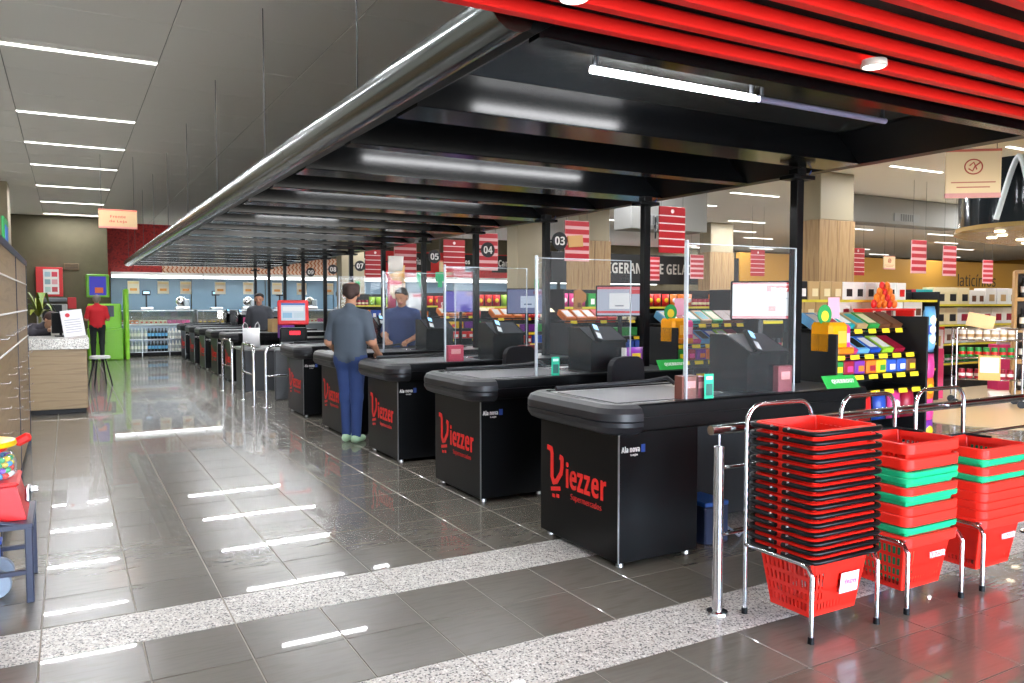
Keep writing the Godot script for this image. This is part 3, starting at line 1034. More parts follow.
func product_mesh(kind: String, v: int) -> Array:
	# [mesh, footprint, height]; made once for each kind and variant
	var k := "pm%s%d" % [kind, v]
	if cache.has(k):
		return cache[k]
	var m := MB.new()
	var w := 0.1
	var h := 0.2
	if kind == "bottle":
		w = 0.085; h = 0.3
		m.lathe([Vector2(0.0, 0.0), Vector2(0.036, 0.0), Vector2(0.041, 0.012), Vector2(0.041, 0.16), Vector2(0.036, 0.2), Vector2(0.016, 0.25), Vector2(0.014, 0.275), Vector2(0.017, 0.276), Vector2(0.017, 0.3), Vector2(0.0, 0.3)], 12)
	elif kind == "wine":
		w = 0.085; h = 0.31
		m.lathe([Vector2(0.0, 0.0), Vector2(0.037, 0.0), Vector2(0.039, 0.006), Vector2(0.039, 0.19), Vector2(0.034, 0.215), Vector2(0.016, 0.24), Vector2(0.015, 0.295), Vector2(0.018, 0.297), Vector2(0.018, 0.31), Vector2(0.0, 0.31)], 12)
	elif kind == "can":
		w = 0.08; h = 0.12
		m.lathe([Vector2(0.0, 0.0), Vector2(0.032, 0.0), Vector2(0.036, 0.008), Vector2(0.036, 0.108), Vector2(0.031, 0.12), Vector2(0.03, 0.116), Vector2(0.0, 0.116)], 12)
	elif kind == "jar":
		w = 0.1; h = 0.14
		m.lathe([Vector2(0.0, 0.0), Vector2(0.043, 0.0), Vector2(0.046, 0.01), Vector2(0.046, 0.095), Vector2(0.038, 0.112), Vector2(0.042, 0.113), Vector2(0.042, 0.138), Vector2(0.0, 0.14)], 12)
	elif kind == "bag":
		w = 0.17; h = 0.22
		pillow(m, 0.16, 0.22, 0.07, Vector3(0, 0.11, 0))
	elif kind == "pack":
		w = 0.12; h = 0.1
		m.box(Vector3(0, 0.05, 0), Vector3(0.112, 0.1, 0.16), 0.006)
	elif kind == "box":
		w = 0.15; h = 0.22
		m.box(Vector3(0, 0.11, 0), Vector3(0.14, 0.22, 0.1), 0.003)
	elif kind == "carton":
		w = 0.24; h = 0.26
		m.box(Vector3(0, 0.13, 0), Vector3(0.23, 0.26, 0.2), 0.003)
	elif kind == "wide_carton":
		w = 0.36; h = 0.3
		m.box(Vector3(0, 0.15, 0), Vector3(0.35, 0.3, 0.22), 0.003)
	elif kind == "bar_box":
		w = 0.14; h = 0.09
		m.box(Vector3(0, 0.045, 0), Vector3(0.13, 0.07, 0.2), 0.003, Basis(Vector3.RIGHT, 0.5))
	elif kind == "can_pack":
		w = 0.2; h = 0.2
		pillow(m, 0.19, 0.2, 0.12, Vector3(0, 0.1, 0))
	cache[k] = [m.mesh(), w, h]
	return cache[k]

const HUES := {"red": "d8201c", "blue": "2450b4", "green": "2c9440", "white": "eceae4", "yellow": "f2c81c", "orange": "ee7a18", "pink": "e0408a", "purple": "7a2c9a", "brown": "6b4028", "black": "1c1c20", "teal": "1c9c9a", "cream": "e4d4a8", "crimson": "9c1832", "sky blue": "6ab0e0", "lime": "9ccc34", "silver": "b4b8bc", "amber": "c8821e", "kraft": "b89868"}

func product(kind: String, hue: String, at: Vector3, turn: float, label: String, group: String, band_hue := ""):
	var pm: Array = product_mesh(kind, 0)
	var nice := {"bottle": "drink_bottle", "wine": "wine_bottle", "can": "drink_can", "jar": "food_jar", "bag": "snack_bag", "pack": "food_pack", "box": "carton_box", "carton": "product_carton", "wide_carton": "appliance_carton", "bar_box": "chocolate_bar_box", "can_pack": "drink_pack"}
	var o := single(nice[kind], pm[0], cm(HUES[hue], 0.4), label, {"bottle": "bottle", "wine": "bottle", "can": "can", "jar": "jar", "bag": "bag", "pack": "pack", "box": "box", "carton": "box", "wide_carton": "box", "bar_box": "box", "can_pack": "pack"}[kind], at, Basis(Vector3.UP, turn), group)
	if band_hue != "":
		var bk := "band%s" % kind
		if not cache.has(bk):
			var m := MB.new()
			if kind in ["bottle", "wine", "can", "jar"]:
				var rad: float = {"bottle": 0.0418, "wine": 0.0398, "can": 0.0368, "jar": 0.0468}[kind]
				var y0: float = pm[2] * 0.25
				m.lathe([Vector2(rad, y0), Vector2(rad, y0 + pm[2] * 0.3)], 12)
			elif kind in ["bag", "can_pack"]:
				m.ball(Vector3(0, pm[2] * 0.5, 0.02), Vector3(pm[1] * 0.3, pm[2] * 0.22, 0.026), 10)
			else:
				var dz: float = {"pack": 0.08, "box": 0.05, "carton": 0.1, "wide_carton": 0.11, "bar_box": 0.1}[kind]
				if kind == "bar_box":
					var rb := Basis(Vector3.RIGHT, 0.5)
					m.box(Vector3(0, 0.045, 0) + rb * Vector3(0, 0.0355, 0.0), Vector3(0.09, 0.003, 0.14), 0.0, rb)
				else:
					m.box(Vector3(pm[1] * 0.1, pm[2] * 0.4, dz), Vector3(pm[1] * 0.5, pm[2] * 0.42, 0.004))
			cache[bk] = m.mesh()
		part(o, "print", cache[bk], cm(HUES[band_hue], 0.4))
	return o

# a row of goods along +x (turned by turn about start); runs: [kind, hue, band hue, count]
func row_of(start: Vector3, turn: float, runs: Array, where: String, group: String, jitter := 0.006, tight := 1.0):
	var x := 0.0
	var b := Basis(Vector3.UP, turn)
	var noun := {"bottle": "bottle", "wine": "wine bottle", "can": "can", "jar": "jar", "bag": "snack bag", "pack": "pack", "box": "carton", "carton": "product box", "wide_carton": "appliance box", "bar_box": "chocolate box", "can_pack": "wrapped pack"}
	for r in runs:
		var pm: Array = product_mesh(r[0], 0)
		var lb := "%s %s%s %s" % [r[1], noun[r[0]], (" with %s print" % r[2]) if r[2] != "" else "", where]
		for k in r[3]:
			product(r[0], r[1], start + b * Vector3(x + pm[1] * 0.5, 0, rng.randf_range(-jitter, jitter)), turn + rng.randf_range(-0.04, 0.04), lb, group, r[2])
			x += pm[1] * tight + 0.004
	return x

func build_candy():
	for i in 5:
		var z0 := lane_z(i)
		var full := i < 2
		var o := Vector3(4.86, 0, z0 - 0.2)
		var t := thing("candy_shelf", "black yellow-tagged candy shelf beside the %s" % lane_words(i), "shelf", o)
		part(t, "side_panel", bxm(Vector3(0.02, 1.3, 0.5), 0.003), M.black_matte, Vector3(0.01, 0.65, -0.3))
		part(t, "side_panel", bxm(Vector3(0.02, 1.42, 0.5), 0.003), M.black_matte, Vector3(1.08, 0.71, -0.3))
		part(t, "back_panel", bxm(Vector3(1.09, 1.42, 0.02), 0.003), M.black_matte, Vector3(0.545, 0.71, -0.54))
		part(t, "base", bxm(Vector3(1.05, 0.5, 0.42), 0.005), M.black, Vector3(0.545, 0.25, -0.31))
		var ys := [0.86, 0.98, 1.13, 1.32]
		var deps := [0.46, 0.44, 0.4, 0.3]
		for k in 4:
			var tilt := Basis(Vector3.RIGHT, 0.12)
			part(t, "shelf_board", bxm(Vector3(1.05, 0.014, deps[k]), 0.003), M.black, Vector3(0.545, ys[k], -0.53 + deps[k] / 2))
			var n := 6 if full else 3
			for j in n:
				part(t, "price_tag", bxm(Vector3(0.105 if k < 3 else 0.09, 0.035, 0.003), 0.001), M.yellow, Vector3(0.14 + 0.83 * j / (n - 1.0), ys[k] - 0.012, -0.53 + deps[k] + 0.004), Basis(Vector3.RIGHT, -0.2))
		var wh := "of the %s candy shelf" % LANE_WORD[i]
		var gp := "sweets of the %s" % lane_words(i)
		if full:
			row_of(o + Vector3(0.06, 1.33, -0.36), 0.0, [["bar_box", "sky blue", "white", 1], ["bar_box", "white", "crimson", 1], ["bar_box", "teal", "white", 1], ["bar_box", "kraft", "teal", 1], ["bar_box", "green", "cream", 1], ["bar_box", "brown", "", 2]], "in top row " + wh, gp)
			row_of(o + Vector3(0.3, 1.14, -0.3), 0.0, [["bar_box", "pink", "white", 1], ["bar_box", "sky blue", "black", 1], ["bar_box", "blue", "white", 1], ["bar_box", "lime", "white", 1], ["bar_box", "crimson", "", 1]], "in middle row " + wh, gp)
			row_of(o + Vector3(0.06, 0.99, -0.2), 0.0, [["pack", "green", "yellow", 1], ["pack", "crimson", "pink", 1], ["pack", "purple", "orange", 1], ["pack", "orange", "crimson", 1], ["pack", "yellow", "green", 1], ["pack", "blue", "white", 2], ["pack", "brown", "yellow", 1]], "in lower row " + wh, gp)
			row_of(o + Vector3(0.3, 0.63, -0.1), 0.0, [["bag", "red", "", 1], ["bag", "blue", "", 1], ["bag", "pink", "white", 1], ["bag", "crimson", "", 1]], "hanging in front " + wh, gp)
		else:
			row_of(o + Vector3(0.06, 1.33, -0.36), 0.0, [["bar_box", "orange", "white", 3], ["bar_box", "red", "", 2], ["bar_box", "cream", "", 2]], "in top row " + wh, gp)
			row_of(o + Vector3(0.06, 1.14, -0.3), 0.0, [["pack", "yellow", "red", 3], ["pack", "purple", "", 2], ["pack", "green", "", 3]], "in middle row " + wh, gp)
			row_of(o + Vector3(0.06, 0.99, -0.2), 0.0, [["pack", "red", "white", 4], ["pack", "blue", "", 4]], "in lower row " + wh, gp)
		# clear orange and pink dispensers beside the post
		if i < 2:
			var d := thing("gum_dispenser", "clear orange sweet dispenser by the %s" % lane_words(i), "dispenser", o + Vector3(0.1, 1.145, -0.2))
			part(d, "box", bxm(Vector3(0.2, 0.24, 0.2), 0.025), M.orange_clear, Vector3(0, 0.12, 0))
			part(d, "label", bxm(Vector3(0.09, 0.09, 0.003)), cm("f4b440"), Vector3(0.02, 0.13, 0.103))
			part(d, "tray", bxm(Vector3(0.18, 0.05, 0.05), 0.01), cm("d87c10", 0.3), Vector3(0.02, 0.03, 0.12))
			d = thing("gum_dispenser", "pink sweet dispenser by the %s" % lane_words(i), "dispenser", o + Vector3(0.26, 1.145, -0.24))
			part(d, "box", bxm(Vector3(0.1, 0.22, 0.16), 0.02), cm("e02a86", 0.3), Vector3(0, 0.11, 0))
			part(d, "label", bxm(Vector3(0.05, 0.07, 0.003)), cm("f4b0d0"), Vector3(0, 0.12, 0.081))
			# round price signs
			var s := thing("price_sign", "round green and yellow price sign by the %s" % lane_words(i), "sign", o + Vector3(0.05, 1.44, -0.2))
			var m := MB.new()
			m.lathe([Vector2(0.0, -0.003), Vector2(0.075, -0.003), Vector2(0.075, 0.003), Vector2(0.0, 0.003)], 24, Vector3(), Basis(Vector3.RIGHT, PI / 2))
			part(s, "disc", m, cm("1d9a4c"))
			m = MB.new()
			m.lathe([Vector2(0.0, -0.002), Vector2(0.04, -0.002), Vector2(0.04, 0.002), Vector2(0.0, 0.002)], 20, Vector3(0, -0.01, 0.004), Basis(Vector3.RIGHT, PI / 2))
			part(s, "centre", m, cm("e8d030"))
			part(s, "stick", bxm(Vector3(0.008, 0.14, 0.004)), M.white, Vector3(0, -0.14, 0))
			single("promotion_card", bxm(Vector3(0.13, 0.16, 0.005), 0.002), cm("eaa8bc"), "pink printed card by the %s" % lane_words(i), "card", o + Vector3(0.2, 1.49, -0.24))
		# strip of hanging bags at the far end of the shelf
		if i == 0:
			for k in 3:
				product("bag", "sky blue" if k != 1 else "blue", o + Vector3(1.17, 1.13 + 0.075 * k, -0.1), 0.1, "blue and white snack bag hanging at the side of the first candy shelf", "blue hanging bags", "white")
			var hs := ["pink", "orange", "pink", "purple", "pink"]
			for k in 5:
				product("bag", hs[k], o + Vector3(1.16, 0.9 - 0.17 * k, -0.1), 0.0, "%s sweet bag on the hanging strip beside the first candy shelf" % hs[k], "hanging strip of sweet bags", "yellow" if k % 2 == 1 else "")

func build_kiosk():
	# self-service till with a red framed screen in the wide lane
	var t := thing("self_checkout", "red framed touch screen till with red digits in the wide lane", "till", Vector3(3.15, 0, -12.75), deg_to_rad(-12))
	part(t, "cabinet", bxm(Vector3(0.7, 0.78, 0.5), 0.02), M.midgrey, Vector3(0.05, 0.39, 0))
	part(t, "pay_unit", bxm(Vector3(0.42, 0.34, 0.3), 0.02), M.black, Vector3(0, 0.96, -0.02))
	part(t, "ledge", bxm(Vector3(0.4, 0.1, 0.2), 0.01), M.brushed, Vector3(0, 0.86, 0.2))
	part(t, "digits", bxm(Vector3(0.16, 0.06, 0.004)), glow("ff2030", 0.8), Vector3(0.02, 1.05, 0.133))
	var fr := part(t, "screen_frame", bxm(Vector3(0.48, 0.4, 0.06), 0.02), cm("e0222a", 0.35), Vector3(0, 1.37, 0.0), Basis(Vector3.RIGHT, -0.12))
	part(fr, "screen", quad(0.37, 0.28), screen_mat(5, 0.4), Vector3(0, 0.01, 0.0315))
	# U shaped chrome rails
	for e in [[Vector3(2.33, 0, -14.4), Vector3(2.37, 0, -13.72), "farthest in"], [Vector3(2.377, 0, -12.84), Vector3(2.36, 0, -11.92), "middle"], [Vector3(2.49, 0, -11.72), Vector3(3.85, 0, -11.72), "long"]]:
		var g := thing("guard_rail", {"farthest in": "chrome U guard rail beside the white carrier bag", "middle": "chrome U guard rail in front of the self-service till", "long": "long chrome guard rail along the fifth counter"}[e[2]], "rail")
		var h := 0.9
		var a: Vector3 = e[0]
		var b: Vector3 = e[1]
		var d := (b - a).normalized()
		var pts := [a, a + Vector3(0, h - 0.12, 0)]
		for k in 5:
			var an := PI / 2 * (k + 1) / 5.0
			pts.append(a + Vector3(0, h - 0.12, 0) + d * 0.12 * (1 - cos(an)) + Vector3(0, 0.12 * sin(an), 0))
		for k in 5:
			var an := PI / 2 * k / 5.0
			pts.append(b + Vector3(0, h - 0.12, 0) - d * 0.12 * (1 - sin(an)) + Vector3(0, 0.12 * cos(an), 0))
		pts.append(b + Vector3(0, h - 0.12, 0)); pts.append(b)
		var m := MB.new()
		m.tube(pts, 0.024, 10)
		part(g, "frame_tube", m, M.steel)
		m = MB.new()
		m.tube([a + Vector3(0, 0.46, 0), b + Vector3(0, 0.46, 0)], 0.016, 8)
		part(g, "cross_tube", m, M.steel)
		m = MB.new()
		for p in [a, b]:
			m.lathe([Vector2(0.0, 0.012), Vector2(0.04, 0.012), Vector2(0.045, 0.0)], 14, p)
		part(g, "floor_flange", m, M.steel)
	# grey packing cabinet of the wide lane with a carrier bag
	var c := thing("packing_cabinet", "grey packing cabinet with pale top behind the chrome rails", "cabinet", Vector3(2.62, 0, -13.98))
	part(c, "body", bxm(Vector3(0.85, 0.7, 0.8), 0.01), cm("3e4145", 0.4), Vector3(0.425, 0.35, -0.4))
	part(c, "top", bxm(Vector3(0.88, 0.05, 0.84), 0.01), cm("8a8c8c", 0.35), Vector3(0.425, 0.725, -0.4))
	part(c, "counter_extension", bxm(Vector3(1.3, 0.9, 0.8), 0.01), M.black, Vector3(1.5, 0.45, -0.4))
	var bg := thing("carrier_bag", "white plastic carrier bag standing on the grey packing cabinet", "bag", Vector3(2.78, 0.75, -14.2))
	var m := MB.new()
	pillow(m, 0.3, 0.34, 0.16, Vector3(0, 0.17, 0))
	part(bg, "sack", m, cm("e4e4e6", 0.35))
	for s in [-1.0, 1.0]:
		m = MB.new()
		m.tube([Vector3(s * 0.05, 0.3, 0.01), Vector3(s * 0.07, 0.4, 0.02), Vector3(s * 0.11, 0.44, 0.0), Vector3(s * 0.14, 0.38, -0.01), Vector3(s * 0.13, 0.28, 0)], 0.02, 6, false, true, 0.3)
		part(bg, "handle", m, cm("e4e4e6", 0.35))
	for e in [[6, 0.5, "purple", 0], [7, 0.7, "kraft", 0], [8, 0.55, "pink", 1]]:
		var z := lane_z(e[0])
		product("carton", e[2], Vector3(LANE_X + e[1] + 0.2, 0.948 if e[0] > 6 else 0.9, z - 0.4), 0.2, "%s goods on the belt of the %s" % [e[2], lane_words(e[0])], "goods on the far belts")

# hand basket, rim at y = 0, body below; w along x, d along z
func basket_body(open_slots: bool, w: float, d: float, h: float) -> ArrayMesh:
	var k := "bb%s%s%s" % [open_slots, w, h]
	if cache.has(k):
		return cache[k]
	var m := MB.new()
	var bw := w * 0.8
	var bd := d * 0.74
	var P := func(side: int, u: float, v: float, off: float) -> Vector3:
		# u in -1..1 along the side, v 0 top..1 bottom
		var hw: float = lerpf(w, bw, v) * 0.5 - 0.006 + off
		var hd: float = lerpf(d, bd, v) * 0.5 - 0.006 + off
		var r := 0.93
		match side:
			0: return Vector3(u * hw * r, -v * h, hd)
			1: return Vector3(hw, -v * h, -u * hd * r)
			2: return Vector3(-u * hw * r, -v * h, -hd)
		return Vector3(-hw, -v * h, u * hd * r)
	var N := [Vector3(0, -0.15, 1), Vector3(1, -0.15, 0), Vector3(0, -0.15, -1), Vector3(-1, -0.15, 0)]
	var slab := func(side: int, u0: float, u1: float, v0: float, v1: float):
		var nn: Vector3 = N[side].normalized()
		m.quad(P.call(side, u0, v0, 0.0), P.call(side, u1, v0, 0.0), P.call(side, u1, v1, 0.0), P.call(side, u0, v1, 0.0), nn)
		m.quad(P.call(side, u0, v0, -0.005), P.call(side, u1, v0, -0.005), P.call(side, u1, v1, -0.005), P.call(side, u0, v1, -0.005), -nn)
	for side in 4:
		var s2 := (side + 1) % 4
		# rounded corner
		var a0: Vector3 = P.call(side, 1.0, 0.0, 0.0); var a1: Vector3 = P.call(side, 1.0, 1.0, 0.0)
		var b0: Vector3 = P.call(s2, -1.0, 0.0, 0.0); var b1: Vector3 = P.call(s2, -1.0, 1.0, 0.0)
		m.q4([a0, b0, b1, a1], [N[side].normalized(), N[s2].normalized(), N[s2].normalized(), N[side].normalized()])
		if not open_slots:
			slab.call(side, -1.0, 1.0, 0.0, 1.0)
			continue
		var bands := [[0.0, 0.3], [0.56, 0.62], [0.74, 0.79], [0.92, 1.0]] if side % 2 == 0 else [[0.0, 0.12], [0.36, 0.42], [0.56, 0.62], [0.74, 0.79], [0.92, 1.0]]
		if side % 2 == 0:
			slab.call(side, -0.55, 0.75, 0.3, 0.75)
		for b in bands:
			slab.call(side, -1.0, 1.0, b[0], b[1])
		var n := 15 if side % 2 == 0 else 11
		for k2 in n:
			var u := -0.96 + 1.92 * k2 / (n - 1.0)
			slab.call(side, u - 0.038, u + 0.038, 0.1, 0.95)
	m.box(Vector3(0, -h, 0), Vector3(bw - 0.02, 0.008, bd - 0.02), 0.002)
	cache[k] = m.mesh()
	return cache[k]

func basket_rim(w: float, d: float, hgt: float) -> ArrayMesh:
	var k := "br%s%s%s" % [w, d, hgt]
	if cache.has(k):
		return cache[k]
	var m := MB.new()
	var path := []
	var outs := []
	var r := 0.045
	for c in [[1, 1, 0.0], [-1, 1, 90.0], [-1, -1, 180.0], [1, -1, 270.0]]:
		for j in 6:
			var a := deg_to_rad(c[2] + 18.0 * j)
			path.append(Vector2(c[0] * (w / 2 - r) + r * cos(a), c[1] * (d / 2 - r) + r * sin(a)))
			outs.append(Vector2(cos(a), sin(a)))
	path.append(path[0])
	outs.append(outs[0])
	band(m, path, outs, [Vector2(-0.014, -hgt), Vector2(0.0, -hgt), Vector2(0.005, -hgt + 0.004), Vector2(0.008, -0.004), Vector2(0.004, 0.0), Vector2(-0.008, 0.0), Vector2(-0.012, -0.004), Vector2(-0.014, -hgt)])
	cache[k] = m.mesh()
	return cache[k]

func basket(at: Vector3, w: float, d: float, h: float, rim: float, mt, slots: bool, handles: bool, label: String, group: String) -> Node3D:
	var t := thing("shopping_basket", label, "basket", at, 0.0, group)
	part(t, "body", basket_body(slots, w - 0.02, d - 0.02, h), mt)
	part(t, "rim", basket_rim(w, d, rim), mt)
	if handles:
		for s in [1.0, -1.0]:
			var m := MB.new()
			var hw := w / 2 + 0.017
			var hd := d / 2 + 0.017
			var pts := [Vector3(-hw + 0.0, -0.014, 0.02 * s)]
			for e in [-1.0, 1.0]:
				var seg := []
				for j in 4:
					var a := PI / 2 * j / 3.0
					seg.append(Vector3(e * (hw - 0.04 + 0.04 * cos(a)), -0.014, s * (hd - 0.04 + 0.04 * sin(a))))
				if e > 0:
					seg.reverse()
				pts.append_array(seg)
			pts.append(Vector3(hw, -0.014, 0.02 * s))
			m.tube(pts, 0.012, 7)
			part(t, "handle", m, M.black)
		for e in [-1.0, 1.0]:
			for s in [-1.0, 1.0]:
				var pv := MB.new()
				pv.ball(Vector3(e * (w / 2 + 0.02), -0.006, s * 0.05), Vector3(0.009, 0.009, 0.009), 6)
				part(t, "pivot", pv, M.brushed)
	return t

func basket_rack(x0: float, x1: float, which: String):
	var t := thing("basket_rack", "chrome tube rack holding %s" % which, "rack")
	var zf := -2.37
	var zr := -2.77
	var ub := func(z: float, h: float, r: float, lean: float) -> Array:
		var pts := [Vector3(x0, 0.012, z), Vector3(x0, h - r, z)]
		for k in 6:
			var a := PI / 2 * (k + 1) / 6.0
			pts.append(Vector3(x0 + r * (1 - cos(a)), h - r + r * sin(a), z + lean * 0))
		for k in 6:
			var a := PI / 2 * k / 6.0
			pts.append(Vector3(x1 - r * (1 - sin(a)), h - r + r * cos(a), z))
		pts.append(Vector3(x1, h - r, z)); pts.append(Vector3(x1, 0.012, z))
		return pts
	var m := MB.new()
	m.tube(ub.call(zr, 1.03, 0.09, 0.0), 0.0115, 10)
	part(t, "rear_hoop", m, M.steel)
	# the ring that carries the lowest rim, running down to the front legs
	m = MB.new()
	m.tube([Vector3(x0, 0.345, zr), Vector3(x0, 0.345, zf - 0.06), Vector3(x0, 0.335, zf - 0.02), Vector3(x0, 0.30, zf), Vector3(x0, 0.012, zf)], 0.0115, 10)
	part(t, "front_leg", m, M.steel)
	m = MB.new()
	m.tube([Vector3(x1, 0.345, zr), Vector3(x1, 0.345, zf - 0.06), Vector3(x1, 0.335, zf - 0.02), Vector3(x1, 0.30, zf), Vector3(x1, 0.012, zf)], 0.0115, 10)
	part(t, "front_leg", m, M.steel)
	m = MB.new()
	m.tube([Vector3(x0, 0.35, zf - 0.035), Vector3(x1, 0.35, zf - 0.035)], 0.0115, 10)
	part(t, "cross_tube", m, M.steel)
	for x in [x0, x1]:
		for z in [zf, zr]:
			m = MB.new()
			m.lathe([Vector2(0.0, 0.03), Vector2(0.0145, 0.03), Vector2(0.0155, 0.0), Vector2(0.0, 0.0)], 12, Vector3(x, 0, z))
			part(t, "foot_cap", m, M.black)

const NUMS := ["one", "two", "three", "four", "five", "six", "seven", "eight", "nine", "ten", "eleven", "twelve", "thirteen", "fourteen", "fifteen"]
func build_baskets():
	basket_rack(2.875, 3.33, "the tall stack of handled red baskets")
	basket_rack(3.56, 4.01, "the stack of baskets with four green ones")
	basket_rack(4.2, 4.66, "the stack of baskets with two green ones")
	# handled baskets
	var n := 15
	for k in n:
		var y := 0.375 + 0.0415 * k
		var lb := "red handled basket, number %s from the bottom of the tall stack" % NUMS[k]
		if k == 0:
			lb = "lowest red handled basket of the tall stack, with a white sticker"
		elif k == n - 1:
			lb = "topmost red handled basket of the tall stack, standing open"
		var b := basket(Vector3(3.115, y, -2.565), 0.44, 0.36, 0.3 if (k == 0 or k == n - 1) else 0.1, 0.03, M.basket, k == 0 or k == n - 1, true, lb, "tall stack of handled baskets")
		if k == 0:
			var rb := Basis(Vector3.RIGHT, 0.12)
			var s := part(b, "sticker", bxm(Vector3(0.125, 0.1, 0.003)), cm("f3e6ee", 0.4), Vector3(0.06, -0.155, 0.159), rb)
			letters(s, "lettering", "Viezzer", Vector3(0.005, 0.005, 0.002), Basis(), 0.09, 0.028, cm("d86a90"))
	# two nested stacks without handles showing
	var st2 := [["r", 0.37], ["g", 0.415], ["r", 0.475], ["r", 0.52], ["g", 0.575], ["r", 0.615], ["g", 0.665], ["g", 0.695], ["r", 0.76], ["r", 0.835]]
	var st3 := [["r", 0.37], ["r", 0.42], ["r", 0.465], ["r", 0.515], ["r", 0.565], ["g", 0.605], ["r", 0.65], ["g", 0.695], ["r", 0.75]]
	for e in [[st2, 3.785, "middle"], [st3, 4.43, "shorter"]]:
		var st: Array = e[0]
		for k in st.size():
			var g: bool = st[k][0] == "g"
			var pos := "number %s from the bottom of" % NUMS[k]
			if k == 0: pos = "at the bottom of"
			elif k == st.size() - 1: pos = "open on top of"
			var lb := "%s plastic basket %s the %s red and green stack" % ["green" if g else "red", pos, e[2]]
			var nxt: float = st[k][1] - (st[k - 1][1] if k > 0 else st[k][1] - 0.06)
			var b := basket(Vector3(e[1], st[k][1], -2.565), 0.43, 0.36, 0.29, 0.03 if g else minf(nxt, 0.055), M.basket_green if g else M.basket, k == 0 or k == st.size() - 1, false, lb, "%s basket stack" % e[2])
			if k == 0:
				letters(b, "lettering", "VIEZZER", Vector3(0.06, -0.12, 0.166), Basis(Vector3.RIGHT, 0.12), 0.13, 0.032, cm("f4d8d8"))
			if k == st.size() - 1:
				var m := MB.new()
				m.tube([Vector3(-0.2, 0.004, -0.02), Vector3(-0.19, 0.004, -0.17), Vector3(0.19, 0.004, -0.17), Vector3(0.2, 0.004, -0.02)], 0.008, 6)
				part(b, "handle", m, M.black)
	# stout chrome railing behind the racks
	var t := thing("railing", "thick chrome railing with two posts behind the basket racks", "railing")
	for x in [2.757, 5.55]:
		var m := MB.new()
		m.lathe([Vector2(0.0, 0.0), Vector2(0.055, 0.0), Vector2(0.052, 0.012), Vector2(0.026, 0.014), Vector2(0.026, 0.83), Vector2(0.0, 0.835)], 16, Vector3(x, 0, -2.836))
		part(t, "post", m, M.steel)
		m = MB.new()
		m.tube([Vector3(x, 0.83, -2.836), Vector3(x, 0.895, -2.836)], 0.007, 8)
		part(t, "pin", m, M.steel)
	var m2 := MB.new()
	m2.tube([Vector3(2.7, 0.912, -2.836), Vector3(5.65, 0.912, -2.836)], 0.024, 16)
	part(t, "handrail", m2, M.steel)
	m2 = MB.new()
	m2.lathe([Vector2(0.0, 0.002), Vector2(0.02, 0.002), Vector2(0.02, 0.0)], 12, Vector3(2.699, 0.912, -2.836), Basis(Vector3(0, 1, 0), PI / 2) * Basis(Vector3.RIGHT, PI / 2))
	part(t, "end_cap", m2, cm("55585c", 0.4, 0.8))
	for y in [0.72, 0.39]:
		m2 = MB.new()
		m2.tube([Vector3(2.77, y, -2.836), Vector3(5.55, y, -2.836)], 0.009, 8)
		part(t, "thin_rail", m2, M.steel)

